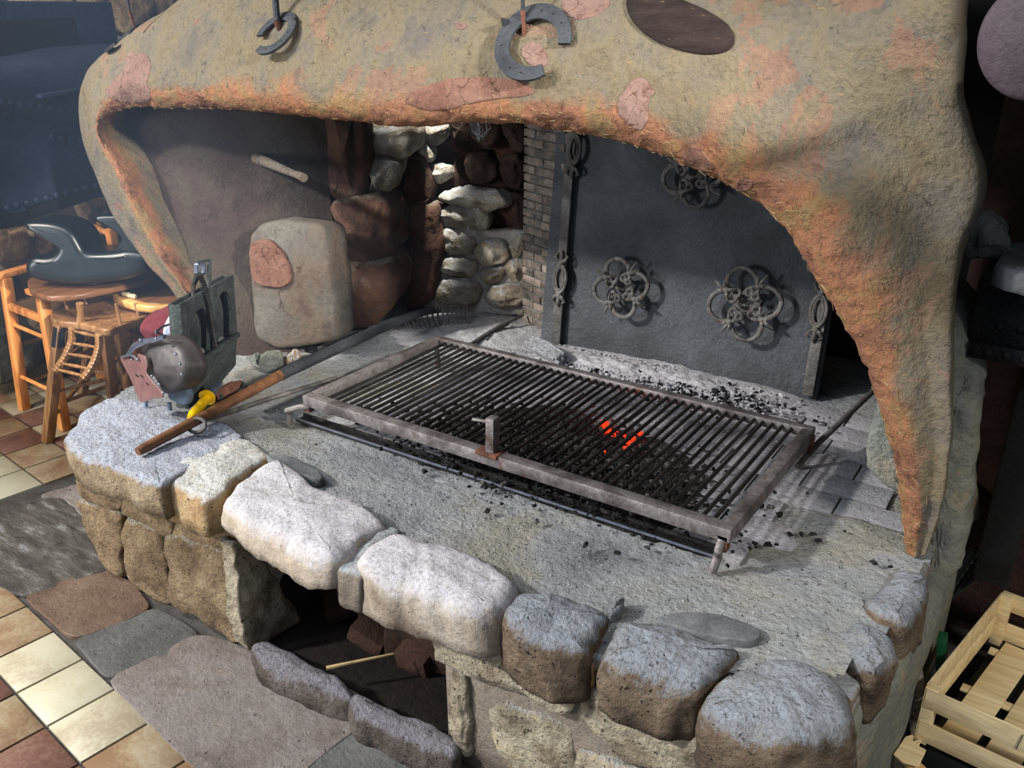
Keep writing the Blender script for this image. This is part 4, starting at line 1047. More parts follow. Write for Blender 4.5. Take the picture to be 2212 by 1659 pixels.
# poker with ring end
pk = empty('ring_poker', az(600, 860, .52), 'thin iron poker with a ring end, lying under the rake handle', 'poker')
pc = az(425, 919, .565)
ringp = []
u_, w_ = (az(450, 910, .565)-pc).normalized(), V((0, 0, 1))
for k in range(25):
    t = 2*math.pi*k/24
    ringp.append(pc+V((-.85, -.5, 0)).normalized()*math.cos(t)*.026+V((-.28, .5, .80)).normalized()*math.sin(t)*.021)
MB().tube(ringp, .0052, 8, cap=False).build('ring', M_IRONC, pk)
MB().tube([pc+(az(446, 905, .565)-pc)*.9, az(470, 898, .55), az(500, 888, .535), az(600, 855, .525), az(790, 797, .515), az(900, 750, .512)], [.0055, .007, .008, .008, .0075, .006], 8).build('shaft', M_IRONC, pk)
# socketed bar behind the grill
sb = empty('socketed_iron_bar', az(1080, 710, .52), 'thin iron bar with a flared socket lying on ash left of the brick pillar', 'iron bar')
MB().tube([az(1005, 752, .515), az(1045, 726, .52), az(1096, 697, .53)], [.007, .0085, .012], 8).build('socket', M_IRONC, sb)
MB().tube([az(1094, 698, .532), az(1130, 680, .54)], [.007, .006], 8).build('bar', M_IRONC, sb)
MB().tube([az(1043, 728, .51), az(1050, 735, .512), az(1090, 712, .512)], [.004, .005, .002], 6).build('spur', M_IRONC, sb)
# bar to the right of grill
rbp = empty('leaning_iron_bar', az(1820, 905, .55), 'iron bar running from the grill corner to the right back of the hearth', 'iron bar')
MB().tube([az(1722, 1008, .565), az(1770, 955, .575), az(1888, 843, .60), az(1900, 830, .605)], .0085, 10).build('bar', M_IRONC, rbp)

# box with two arched openings
bx = empty('arched_iron_box', az(455, 830, .53), 'grey green iron box with two arched openings, standing on the left end of the hearth', 'iron box')
bo = az(404, 880, .545); bd = V((-.38, .925, 0)).normalized(); bnr = V((bd.y, -bd.x, 0)).normalized()
if bnr.dot(EYE-bo) < 0: bnr = -bnr
def bq(x, y, off=0): return on(x, y, bo+bnr*off, bnr)
def arched_plate(outer, holes, th, mat, name, parent):
    bm = bmesh.new()
    def loop(P):
        vv = [bm.verts.new(p) for p in P]
        return [bm.edges.new((vv[i], vv[(i+1) % len(vv)])) for i in range(len(vv))]
    es = loop(outer)
    for h in holes: es += loop(h)
    bmesh.ops.triangle_fill(bm, use_beauty=True, edges=es)
    r = bmesh.ops.extrude_face_region(bm, geom=list(bm.faces))
    for v in [g for g in r['geom'] if isinstance(g, bmesh.types.BMVert)]: v.co -= bnr*th
    bm.verts.index_update()
    return mk(name, [v.co.copy() for v in bm.verts], [[v.index for v in f.verts] for f in bm.faces], mat, parent, False)
def arch(cx, cy, w_, h_, top):
    P = [(cx-w_/2, cy+h_), (cx-w_/2, cy)]
    P = []
    for k in range(15):
        t = math.pi - math.pi*k/14
        P.append((cx+math.cos(t)*w_/2, cy-math.sin(t)*top-(math.cos(t))*w_*.28))
    P += [(cx+w_/2, cy+h_-w_*.28), (cx-w_/2, cy+h_+w_*.28)]
    return P
outer = [bq(*p) for p in [(389, 658), (504, 594), (513, 720), (508, 790), (470, 835), (408, 884)]]
arched_plate(outer, [[bq(*p) for p in arch(431, 735, 47, 58, 68)], [bq(*p) for p in arch(482, 698, 40, 52, 68)]], .012, M_GREENI, 'front_plate', bx)
# box sides behind
bh = .30
def quadbox(a, b, c, d, th): 
    n = (b-a).cross(d-a).normalized()*th
    return [a, b, c, d, a+n, b+n, c+n, d+n], [(0, 1, 2, 3), (7, 6, 5, 4), (0, 4, 5, 1), (1, 5, 6, 2), (2, 6, 7, 3), (3, 7, 4, 0)]
TLp, TRp, BRp, BLp = bq(390, 659, -.013), bq(503, 596, -.013), bq(508, 788, -.013), bq(407, 881, -.013)
dpt = -bnr*.035
mk('back_plate', *quadbox(TLp+dpt, TRp+dpt, BRp+dpt, BLp+dpt, .006), M_GREENI, bx, False)
mk('side_plate', *quadbox(TLp, TLp+dpt, BLp+dpt, BLp, .006), M_GREENI, bx, False)
mk('side_plate', *quadbox(TRp, TRp+dpt, BRp+dpt, BRp, -.006), M_GREENI, bx, False)
mk('bottom_plate', *quadbox(BLp, BRp, BRp+dpt, BLp+dpt, .006), M_GREENI, bx, False)
# tray ledge at front
l0, l1 = bq(410, 800, .03), bq(514, 722, .03)
MB().bar(l0, l1, .014, .016, up=bnr).build('ledge', M_GREENI, bx)
mb = MB(); mb.add([bq(410, 803, .028), bq(514, 725, .028), bq(496, 795, .004), bq(418, 850, .004), bq(410, 803, .018), bq(514, 725, .018), bq(496, 795, -.004), bq(418, 850, -.004)],
       [(0, 1, 2, 3), (7, 6, 5, 4), (0, 4, 5, 1), (1, 5, 6, 2), (2, 6, 7, 3), (3, 7, 4, 0)])
mb.build('apron', M_GREENI, bx)
for k, (x, y, rr_) in enumerate([(425, 770, .030), (438, 752, .024), (480, 730, .02)]):
    c = bq(x, y, -.04)
    st_ = pillow('pale_stone_lump', [c+V((math.cos(t)*rr_, math.sin(t)*rr_*.8, 0)) for t in [6.283*i/8 for i in range(8)]], (0, 0, 1), rr_*1.5, rr_*.6, M_GSTONE, None, rough=.004, res=24, seed=k+30)
    tag(st_, ['pale grey lump at the left inside the arched iron box', 'pale grey lump in the middle inside the arched iron box', 'pale grey lump behind the right arch of the iron box'][k], 'stone')
# tongs hooked over the box
tg = empty('fire_tongs', bq(436, 600, .01), 'dark iron fire tongs hooked over the top edge of the arched iron box', 'tongs')
MB().tube([bq(424, 572, .0), bq(432, 566, .0), bq(440, 572, .0), bq(440, 590, 0), bq(432, 594, 0), bq(424, 588, 0), bq(424, 572, 0)], .008, 8).build('hinge_loop', M_SILV, tg)
MB().tube([bq(430, 568, .0), bq(452, 560, .01), bq(452, 600, .012), bq(449, 625, .014)], [.006, .006, .007, .006], 8).build('top_hook', M_GREENI, tg)
MB().tube([bq(430, 592, .01), bq(440, 612, .012), bq(452, 660, .014), bq(462, 720, .016), bq(470, 765, .034)], [.009, .0075, .007, .007, .006], 8).build('arm', M_ROD, tg)
MB().tube([bq(428, 592, -.02), bq(418, 615, -.03), bq(416, 655, -.035), bq(416, 680, -.035)], [.009, .007, .006, .006], 8).build('arm', M_ROD, tg)
# clamp with blades and yellow handled chisel
cl = empty('rusty_clamp', az(500, 850, .53), 'small rusty iron clamp beside the arched iron box', 'clamp')
MB().tube([az(455, 862, .535), az(480, 850, .545), az(505, 836, .55), az(522, 828, .55)], [.014, .022, .02, .01], 10).build('body', M_RUST, cl)
MB().tube([az(522, 828, .55), az(530, 835, .555), az(527, 855, .54), az(512, 866, .535)], [.008, .009, .009, .006], 8).build('jaw', M_GREENI, cl)
MB().tube([az(478, 853, .565), az(478, 862, .55), az(480, 868, .53)], [.006, .006, .005], 8).build('jaw', M_GREENI, cl)
yc = empty('yellow_handled_chisel', az(435, 880, .56), 'short chisel with a bright yellow handle and flared guard leaning on the rake handle', 'chisel')
y0, y1 = az(412, 903, .575), az(448, 858, .60)
yd = (y1-y0).normalized()
MB().tube([y0, y0.lerp(y1, .15), y0.lerp(y1, .5), y0.lerp(y1, .8), y1], [.012, .016, .0145, .015, .013], 12).build('handle', M_YEL, yc)
MB().tube([y1-yd*.003, y1+yd*.006], [.027, .024], 14).build('guard', M_YEL, yc)
MB().bar(y1, y1+yd*.075, .026, .012).build('blade', M_SILV, yc, label='worn grey steel blade')
# loose stones at the foot of the wall
for k, px in enumerate([[(556, 775), (575, 755), (605, 752), (615, 772), (590, 786), (560, 788)], [(616, 772), (630, 752), (645, 750), (648, 775), (632, 785)], [(660, 752), (668, 740), (684, 742), (682, 756)], [(540, 765), (556, 758), (560, 772), (548, 778)]]):
    s_ = pillow('loose_stone', [az(x, y, .53 if k < 2 else .515) for x, y in px], (.1, -.3, 1), .05, .014, [M_GSTONE, M_CAPY, M_CHAR, M_GSTONE][k], None, rough=.006, res=30, seed=k+77, smooth_it=1, bulge=.01)
    tag(s_, ['flat grey broken stone at the foot of the plastered block', 'jagged ochre stone right of the flat grey one', 'small dark stone chip by the plastered block', 'small grey pebble left of the flat broken stone'][k], 'stone')

# bellows and the things behind the box
bl = empty('leather_bellows', az(340, 880, .53), 'grey leather bellows with bright studs and a plum leather flap on the hearth end', 'bellows')
bv = V((-.15, -1, .12)).normalized(); bc = az(335, 885, .54)
def wq(x, y, off=0): return on(x, y, bc+bv*off, bv)
pillow('leather_body', [wq(x, y, .03) for x, y in [(312, 738), (345, 728), (378, 752), (394, 790), (392, 825), (370, 848), (350, 852), (328, 815), (312, 775)]], bv, .07, .022, M_LEATH, bl, rough=.004, res=60, bulge=.02, smooth_it=1)
pillow('flap', [wq(x, y, .065) for x, y in [(259, 775), (262, 768), (290, 780), (297, 778), (296, 764), (312, 770), (318, 790), (315, 805), (330, 825), (348, 845), (352, 858), (330, 860), (316, 866), (300, 868), (290, 840), (275, 805)]], bv, .004, .0018, M_PLUM, bl, rough=.002, res=90, smooth_it=1, label='plum leather flap')
pillow('base_disc', [wq(x, y, -.02) for x, y in [(360, 850), (372, 835), (405, 835), (405, 878), (380, 872), (362, 862)]], bv, .02, .006, M_BLUEG, bl, rough=.001, res=40)
MB().tube([wq(262, 772, .07), wq(280, 766, .075), wq(292, 772, .075), wq(297, 778, .073)], .004, 8).build('metal_edge', M_SILV, bl, label='bright metal edge')
MB().tube([wq(275, 768, .06), wq(290, 748, .055), wq(310, 738, .05), wq(335, 734, .045), wq(355, 728, .04)], [.006, .009, .01, .008, .006], 8).build('top_strap', M_SILV, bl, label='bright metal strap')
sd = MB()
for x, y in [(379, 765), (389, 786), (393, 808), (328, 812), (344, 830), (353, 848), (285, 777), (303, 734), (337, 732)]:
    sd.v and None
    MB().ball(wq(x, y, .062), .0045).build('stud', M_SILV, bl)
for x, y in [(314, 862), (366, 870)]:
    MB().tube([wq(x, y, .01), wq(x+1, y+16, .01)], [.006, .007], 8).build('foot', M_BLUEG, bl)
slot = MB()
for x, y in [(295, 811), (305, 812), (318, 829)]:
    slot.tube([wq(x-2, y-2, .068), wq(x+3, y+3, .068)], .0016, 6)
slot.build('slot', M_CHAR, bl)
mc = empty('maroon_cloth', ay(330, 720, 1.9), 'bunched maroon cloth hanging below the round highchair tray', 'cloth')
mn = V((.45, -.9, .1)).normalized(); mp0 = az(345, 885, .53)+V((-.10, .16, 0))
def mq(x, y, off=0): return on(x, y, mp0+mn*off, mn)
pillow('folds', [mq(x, y) for x, y in [(288, 705), (298, 685), (320, 672), (360, 662), (400, 655), (400, 760), (378, 775), (345, 745), (305, 730)]], mn, .08, .03, M_MAROON, mc, rough=.010, res=70, bulge=.02, freq=10)
gd = empty('white_strapped_guard', mq(368, 700, .05), 'curved white guard with a black buckled strap beside the arched iron box', 'guard')
pillow('shell', [mq(x, y, .05) for x, y in [(348, 728), (350, 705), (362, 682), (385, 662), (392, 660), (392, 735), (368, 728)]], mn, .02, .01, M_WHITEP, gd, rough=.002, res=50)
pillow('pad', [mq(x, y, .062) for x, y in [(362, 715), (366, 696), (380, 690), (392, 696), (392, 722), (378, 727), (364, 726)]], mn, .02, .01, M_TAN, gd, rough=.002, res=40, label='tan leather pad')
MB().tube([mq(337, 717, .07), mq(350, 706, .072), mq(368, 700, .074)], .0035, 6).build('strap', M_CHAR, gd)
MB().tube([mq(337, 717, .07), mq(352, 724, .072), mq(375, 730, .074), mq(388, 724, .07)], .0035, 6).build('strap', M_CHAR, gd)
MB().box(mq(337, 717, .074), (.004, .003, .006)).build('buckle', M_SILV, gd)

# ================================================================== HORSESHOES AND RODS
def horseshoe(c, n, opening, size, label, tilt=0, th=.009):
    """c centre, n face normal, opening = direction of the open end in the face plane"""
    n = n.normalized(); o_ = (opening-n*opening.dot(n)).normalized(); s_ = o_.cross(n).normalized()
    root = empty('horseshoe', c, label, 'horseshoe', 'horseshoes fixed on the chimney hood')
    N = 40; mbv = []; fs = []
    for k in range(N+1):
        t = -1+2*k/N; a = t*math.radians(152)
        rx, ry = size*.46, size*.50
        # heel straightening
        q = -o_*math.cos(a)*ry+s_*math.sin(a)*rx
        rad = (-o_*math.cos(a)/ry+s_*math.sin(a)/rx).normalized()
        wd = size*(.115-.025*abs(t)**3)
        for (u, h) in ((-1, -.5), (-1, .35), (-.8, .5), (.8, .5), (1, .35), (1, -.5)):
            mbv.append(c+q+rad*(u*wd)+n*(h*th+th*.5))
    for k in range(N):
        for j in range(6): fs.append((k*6+j, k*6+(j+1) % 6, (k+1)*6+(j+1) % 6, (k+1)*6+j))
    fs += [tuple(range(6)), tuple(N*6+j for j in range(6))[::-1]]
    mk('shoe_band', mbv, fs, M_HORSE, root, True, auto=.5)
    for s in (-1, 1):
        for i in (.25, .42, .58, .74):
            a = s*i*math.radians(152)
            q = c-o_*math.cos(a)*size*.50+s_*math.sin(a)*size*.46+n*(th*1.02)
            MB().tube([q-n*.001, q+n*.0006], size*.014, 8).build('nail_hole', M_CHAR, root)
    tc = c-o_*size*.60
    MB().add([tc+s_*size*.09+n*.001, tc-s_*size*.09+n*.001, tc-o_*size*.02+n*size*.16, tc+o_*.006+s_*size*.09, tc+o_*.006-s_*size*.09, tc+o_*.004+n*size*.15],
             [(0, 1, 2), (3, 5, 4), (0, 2, 5, 3), (1, 4, 5, 2), (0, 3, 4, 1)]).build('toe_clip', M_HORSE, root)
    return root
def along(x0, y0, x1, y1):
    a, n = hit(x0, y0); b, _ = hit(x1, y1); return b-a
c, n = hit(1158, 100); n = (n+V((.1, -.2, .25))).normalized()
horseshoe(c+n*.012, n, along(1130, 80, 1215, 140), .172, 'largest near horseshoe on the hood front, beside the dark oval patch')
c, n = hit(603, 82); n = (n+V((-.05, -.1, .5))).normalized()
horseshoe(c+n*.014, n, along(625, 60, 575, 100), .130, 'middle horseshoe on the hood front, on the upper left slope')
tt = ay(312, 45, 2.05)-ay(218, 122, 2.05); c = ay(265, 85, 2.05); n = tt.cross(ray(265, 85)).normalized()
if n.z < 0: n = -n
horseshoe(c, n, (tt*.35-ray(265, 85)).normalized(), .135, 'horseshoe seen edge on at the far left edge of the hood')
def rod(x0, y0, x1, y1, r, label, rust):
    a, n = hit(x1, y1)
    if a is None: a = ay(x1, y1, 1.98); n = V((0, -1, 0))
    b = ay(x0, y0, a.y-.015) ; d = (b-a)
    top = a+d*((3.69-a.z)/d.z) if d.z > 0 else b
    top = V((a.x+(b.x-a.x)*.5, a.y-.01, 3.69))
    root = empty('hanging_rod', a+n*.01, label, 'rod')
    m2 = a+(top-a).normalized()*(.055 if rust else .02)+n*.006
    MB().tube([a-n*.005, m2], r*1.15, 10).build('rusty_tip', M_RUST, root, label='rust orange tip')
    MB().tube([m2, top], r, 10).build('rod_shaft', M_HORSE, root)
rod(1132, -10, 1131, 78, .0050, 'thin iron rod coming down to the largest horseshoe', 1)
rod(620, -10, 603, 62, .0095, 'thick grey rod coming down to the middle horseshoe', 0)
rod(283, -10, 288, 60, .0045, 'thin pale rod coming down at the far left horseshoe', 1)

# ================================================================== LEFT: RIVETED STEEL HOOD
bo_ = empty('riveted_steel_tank', (-3.75, 1.9, 1.2), 'big black riveted steel tank hanging behind the left edge of the hood', 'tank')
XT = -3.75
def tx(x, y, X=XT): return ax(x, y, X)
rows = [((-140, 128), (0, 120), (120, 98), (270, 92), .0), ((-140, 150), (0, 145), (120, 130), (270, 125), .16), ((-140, 180), (0, 180), (120, 185), (270, 180), .22),
        ((-140, 205), (0, 225), (120, 246), (270, 268), .20), ((-140, 215), (0, 236), (120, 258), (270, 282), .14), ((-140, 330), (0, 340), (120, 345), (270, 350), .10),
        ((-140, 480), (0, 450), (120, 422), (270, 388), .04), ((-140, 515), (0, 484), (120, 450), (270, 398), .0)]
ctrl = [[tx(*p, X=XT+r[4]) for p in r[:4]] for r in rows]
GT = grid_surface(ctrl, 70, 30)
tv, tf = sheet(GT)
nb = len(tv); back = [p+V((-.25, 0, 0)) for p in tv]
mk('tank_shell', tv, tf, M_BOILER, bo_, True)
MB().bar(tx(-140, 505, XT+.03), tx(60, 470, XT+.03), .05, .035, up=(1, 0, 0)).build('bottom_rim', M_DARKST, bo_)
MB().bar(tx(60, 462, XT+.03), tx(262, 395, XT+.03), .05, .028, up=(1, 0, 0)).build('bottom_rim', M_DARKST, bo_)
MB().bar(tx(-140, 118, XT-.02), tx(262, 100, XT-.02), .10, .02, up=(1, 0, 0)).build('top_ledge', M_BOILER, bo_)
MB().bar(tx(-140, 100, XT), tx(165, 80, XT), .16, .035, up=(1, 0, 0)).build('top_beam', M_DARKST, bo_)
MB().bar(tx(82, 208, XT+.235), tx(255, 180, XT+.235), .014, .045, up=(1, 0, 0)).build('side_flange', M_BOILER, bo_)
rv = None
def rivets(x0, y0, x1, y1, n, X, r):
    global rv
    for k in range(n):
        p = tx(x0+(x1-x0)*k/(n-1), y0+(y1-y0)*k/(n-1), X)
        if rv is None:
            rv = MB().ball(p, r, 8, (.6, 1, 1)).build('rivet', M_BOILER, bo_)
        else:
            o = rv.copy(); COL.objects.link(o); o.parent = bo_; o.location = p-wloc(bo_)
rivets(-60, 208, 215, 244, 14, XT+.205, .017)
rivets(115, 296, 215, 306, 6, XT+.125, .013)
rivets(-70, 470, 250, 390, 16, XT+.045, .018)
MB().box((XT-.12, 1.0, 1.35), (.02, 1.6, .35), bev=.01).build('rear_sheet', M_BOILER, bo_)

# ================================================================== HIGHCHAIRS
def leg(root, a, b, w_, mat, name='leg', d=None): return MB().bar(a, b, w_, d or w_, up=(0, 1, 0), bev=w_*.12).build(name, mat, root)
# rush seated stool with tray, behind
s1 = empty('rush_seat_highchair', (-3.65, 2.0, 0), 'orange wooden highchair with woven rush seat, carrying the black booster seat', 'highchair')
f0, f1 = az(53, 884, 0), az(140, 928, 0)
b0, b1 = f0+V((-.02, .40, 0)), f1+V((-.02, .42, 0))
def up_to(p, x, y): # point above floor point p seen near pixel, same Y leaning
    return ay(x, y, p.y+.06)
t0, t1 = ay(12, 600, f0.y+.04), ay(90, 632, f1.y+.04)
hgt = (t0.z+t1.z)/2
print('stool tops', t0, t1, f0, f1)
leg(s1, f0, t0, .042, M_WOODO); leg(s1, f1, t1, .042, M_WOODO)
tb0, tb1 = V((t0.x+.03, b0.y-.05, t0.z+.20)), V((t1.x+.03, b1.y-.05, t0.z+.20))
leg(s1, b0, tb0, .038, M_WOODO); leg(s1, b1, tb1, .038, M_WOODO)
def lrp(a, b, z): 
    t = (z-a.z)/(b.z-a.z); return a.lerp(b, t)
for z in (.16, .40):
    MB().tube([lrp(f0, t0, z), lrp(f1, t1, z)], [.009, .009], 8).build('rung', M_WOODO, s1)
    MB().tube([lrp(b0, tb0, z), lrp(b1, tb1, z)], .009, 8).build('rung', M_WOODO, s1)
for z in (.12, .30, .46):
    MB().tube([lrp(f0, t0, z), lrp(b0, tb0, z)], .009, 8).build('rung', M_WOODB, s1)
    MB().tube([lrp(f1, t1, z), lrp(b1, tb1, z)], .009, 8).build('rung', M_WOODB, s1)
zs = ay(85, 678, (f0.y+f1.y)/2+.05).z
q = [lrp(f0, t0, zs), lrp(f1, t1, zs), lrp(b1, tb1, zs), lrp(b0, tb0, zs)]
print('seat z', zs)
MB().bar(q[0], q[1], .03, .03).build('seat_rail', M_WOODO, s1)
MB().bar(q[1], q[2], .03, .03).build('seat_rail', M_WOODO, s1)
MB().bar(q[0], q[3], .03, .03).build('seat_rail', M_WOODO, s1)
MB().bar(q[3], q[2], .03, .03).build('seat_rail', M_WOODO, s1)
rs = []; 
for j in range(13):
    for i in range(13):
        u, v_ = i/12, j/12
        rs.append(q[0].lerp(q[1], u).lerp(q[3].lerp(q[2], u), v_)+V((0, 0, .016+.006*math.sin(40*max(abs(u-.5), abs(v_-.5)))-.010*(1-4*(u-.5)**2)*(1-4*(v_-.5)**2))))
mk('rush_seat', rs, [(j*13+i, j*13+i+1, (j+1)*13+i+1, (j+1)*13+i) for j in range(12) for i in range(12)], M_RUSH, s1)
# arms + back slats
MB().bar(t0+V((-.01, -.05, .01)), V((t0.x-.01, tb0.y+.02, t0.z+.03)), .05, .022).build('arm_rest', M_WOODO, s1)
MB().bar(t1+V((-.01, -.05, .01)), V((t1.x-.01, tb1.y+.02, t1.z+.03)), .05, .022).build('arm_rest', M_WOODO, s1)
for dz in (.17, ):
    a, b = tb0+V((0, 0, dz-.2)), tb1+V((0, 0, dz-.2))
    MB().tube([a, a.lerp(b, .5)+V((0, .03, .01)), b], .012, 8).build('back_slat', M_WOODO, s1)
# backrest seen between booster arms
a, b = ay(150, 500, tb1.y+.02), ay(214, 512, tb1.y+.02)
MB().bar(ay(140, 494, 2.25), ay(217, 515, 2.25), .018, .055, up=(0, 0, 1)).build('back_slat', M_WOODO, s1)
MB().bar(ay(219, 480, 2.25), ay(222, 620, 2.25), .03, .03).build('back_post', M_WOODB, s1)
MB().bar(ay(250, 480, 2.25), ay(252, 620, 2.25), .018, .018).build('back_post', M_WOODB, s1)
# dark tray on the arms carrying booster seat
tz = hgt+.035
trp = [(58, 608), (62, 625), (92, 640), (150, 640), (230, 625), (310, 605), (352, 588), (345, 575), (280, 575), (180, 580), (90, 590), (62, 600)]
pillow('tray', [az(x, y, tz) for x, y in trp], (0, 0, 1), .022, .008, M_TRAYD, s1, rough=.0005, res=80)
MB().bar(az(335, 583, tz+.02), az(200, 610, tz+.02), .012, .018).build('tray_rail', M_TRAYD, s1)

# booster seat (one moulded body: base + two arm hooks each side)
bs = empty('booster_seat', az(180, 600, tz), 'moulded black plastic booster seat with curved armrests, lying on the dark highchair tray', 'booster seat')
bsn = V((.55, -.82, .08)).normalized(); bsp = az(180, 612, tz)
def sq(x, y, off=0): return on(x, y, bsp+bsn*off, bsn)
side = [(52,595),(50,570),(66,554),(100,558),(116,548),(121,532),(112,523),(84,512),(52,498),(45,484),(60,477),(125,482),(155,500),(170,525),(180,545),(200,548),(250,545),(270,540),(318,545),(318,592),(260,608),(190,617),(150,618),(100,612),(66,604)]
pillow('seat_body', [sq(x, y, .10) for x, y in side], bsn, .20, .028, M_BOOST, bs, rough=.0006, res=150, smooth_it=2, bulge=.0)
side2 = [(240,542),(256,535),(262,520),(256,506),(230,492),(207,480),(203,470),(212,465),(290,466),(310,490),(325,520),(325,560),(240,562)]
pillow('side_arm', [sq(x, y, .045) for x, y in side2], bsn, .10, .018, M_BOOST, bs, rough=.0006, res=100, smooth_it=2)

# brown low highchair in front
s2 = empty('brown_wooden_highchair', (-3.4, 1.9, 0), 'brown wooden highchair with a curved ladder footrest, in front of the rush seated one', 'highchair')
g0 = az(103, 955, 0); 
seat_z = None
gT0 = ay(130, 700, g0.y+.10)
seatz = gT0.z
print('low chair', g0, gT0)
sp = [az(x, y, seatz+.02) for x, y in [(106, 680), (120, 672), (215, 650), (240, 648), (330, 668), (335, 676), (250, 706), (238, 712), (225, 712), (190, 703), (165, 697), (135, 695), (112, 690)]]
pillow('seat', sp, (0, 0, 1), .028, .008, M_WOODB, s2, rough=.0006, res=90)
g1 = az(248, 885, 0)
leg(s2, g0, gT0, .040, M_WOODB)
gT1 = ay(226, 712, g1.y-.02)
gT1 = az(228, 712, seatz)
leg(s2, V((g1.x, g1.y, 0)), gT1, .040, M_WOODB)
g2 = az(178, 850, 0); gT2 = az(205, 668, seatz); leg(s2, g2, gT2, .036, M_WOODB)
g3 = az(278, 862, 0); gT3 = az(258, 690, seatz); leg(s2, g3, gT3, .046, M_WOODB)
MB().tube([lrp(g0, gT0, .22), lrp(g1, gT1, .22)], [.006, .010, ][:2], 8).build('rung', M_WOODB, s2)
MB().tube([lrp(g0, gT0, .10), lrp(g2, gT2, .10)], .010, 8).build('rung', M_WOODB, s2)
MB().tube([lrp(g2, gT2, .16), lrp(g3, gT3, .16)], .009, 8).build('rung', M_WOODB, s2)
MB().tube([lrp(g1, gT1, .10), lrp(g3, gT3, .10)], .009, 8).build('rung', M_WOODB, s2)
MB().tube([lrp(g2, gT2, .34), lrp(g3, gT3, .34)], .009, 8).build('rung', M_WOODB, s2)
MB().tube([lrp(g0, gT0, .34), lrp(g2, gT2, .34)], .008, 8).build('rung', M_WOODB, s2)
# spindles from seat to the tray + short post
for x0, y0, x1, y1 in ((146, 670, 135, 630), (187, 657, 178, 628), (260, 698, 250, 655), (300, 682, 292, 655)):
    a = az(x0, y0, seatz+.02); MB().tube([a, ay(x1, y1, a.y)], .0065, 8).build('spindle', M_WOODB, s2)
a = az(175, 694, seatz+.02); b = ay(172, 655, a.y)
MB().tube([a, a.lerp(b, .5), b], [.017, .011, .015], 10).build('post', M_WOODB, s2)
# curved ladder footrest
fy = gT0.y-.05
def fl_(pts, nm='footrest_side'):
    P = bez([ay(x, y, Y) for x, y, Y in pts], 14)
    mb = MB()
    for k in range(13): mb.bar(P[k], P[k+1], .020, .028, up=(1, 0, 0), bev=.003)
    mb.build(nm, M_WOODB, s2); return P
LA = fl_([(156, 708, fy), (155, 735, fy), (146, 760, fy-.02), (133, 783, fy-.05), (118, 802, fy-.08)])
LB = fl_([(213, 722, fy), (214, 745, fy), (208, 770, fy-.02), (197, 795, fy-.05), (180, 818, fy-.08)])
for k in (1, 4, 7, 10, 12):
    m_ = LA[k].lerp(LB[k], .5)
    MB().tube([LA[k], m_, LB[k]], [.004, .0075, .004], 8).build('footrest_rung', M_WOODB, s2)
MB().tube([lrp(g0, gT0, .42), lrp(g0, gT0, .50)], .026, 8).build('hinge', M_CHAR, s2)
MB().bar(ay(230, 780, g1.y-.03), ay(236, 815, g1.y-.03), .02, .02).build('hinge', M_CHAR, s2)
# third highchair: round tray
s3 = empty('round_tray_highchair', (-3.1, 2.3, 0), 'highchair with a glossy round honey coloured tray, half hidden behind the chimney hood edge', 'highchair')
tz3 = ay(330, 640, 2.12).z
trp = [(241, 628), (243, 643), (270, 656), (320, 666), (370, 664), (408, 650), (402, 622), (370, 602), (320, 598), (270, 610)]
pillow('tray', [az(x, y-4, tz3) for x, y in trp], (0, 0, 1), .030, .008, M_TRAY, s3, rough=.0004, res=80)
pillow('tray_well', [az(340+(x-325)*.86, 626+(y-628)*.80, tz3+.003) for x, y in trp], (0, 0, 1), .004, .002, M_TRAYD, s3, rough=.0003, res=60)
ctr = sum([az(x, y, tz3) for x, y in trp], V())/len(trp)
for sx, sy in ((-1, -1), (1, -1), (1, 1), (-1, 1)):
    leg(s3, V((ctr.x+sx*.20, ctr.y+.10+sy*.16, 0)), V((ctr.x+sx*.13, ctr.y+.10+sy*.12, tz3-.03)), .034, M_WOODB)
MB().box(V((ctr.x, ctr.y+.10, tz3-.2)), (.15, .14, .012)).build('seat', M_WOODB, s3)
br = empty('bread_piece', az(280, 640, tz3), 'pale crusty bread piece lying on the round tray', 'bread')
P0, P1 = az(264, 634, tz3+.012), az(294, 641, tz3+.012)
MB().tube([P0, P0.lerp(P1, .15), P0.lerp(P1, .35), P0.lerp(P1, .5), P0.lerp(P1, .7), P0.lerp(P1, .9), P1], [.006, .011, .009, .012, .009, .011, .006], 10).build('crust', M_BREAD, br)

# ================================================================== RIGHT SIDE
# pier beside the right leg of the hood
pier = empty('right_stone_pier', (-.05, 2.2, 0), 'grey green rendered stone pier behind the right leg of the chimney hood', 'pier')
pnn = V((0.1, -1, 0)).normalized(); pp0 = V((-.12, 2.07, .6))
def rq(x, y, off=0): return on(x, y, pp0+pnn*off, pnn)
pillow('render', [rq(x, y) for x, y in [(2000, 640), (2060, 690), (2130, 800), (2120, 860), (2110, 950), (2105, 1040), (2098, 1120), (2080, 1200), (2040, 1270), (1990, 1290), (1960, 1200), (1980, 1000)]], pnn, .35, .04, M_PIER, pier, rough=.012, res=100, bulge=.0, smooth_it=1, seed=3)
inl = [(1880, 940), (1905, 900), (1925, 960), (1938, 1060), (1945, 1130), (1935, 1085), (1890, 1035), (1868, 1000)]
sfoot = pillow('render', [on(x, y, (-.28, 2.12, .6), pnn) for x, y in [(1885, 860), (1930, 880), (1960, 1060), (1950, 1090), (1895, 1040), (1868, 1010), (1880, 950)]], pnn, .2, .03, M_GSTONE, pier, rough=.01, res=60, seed=5)
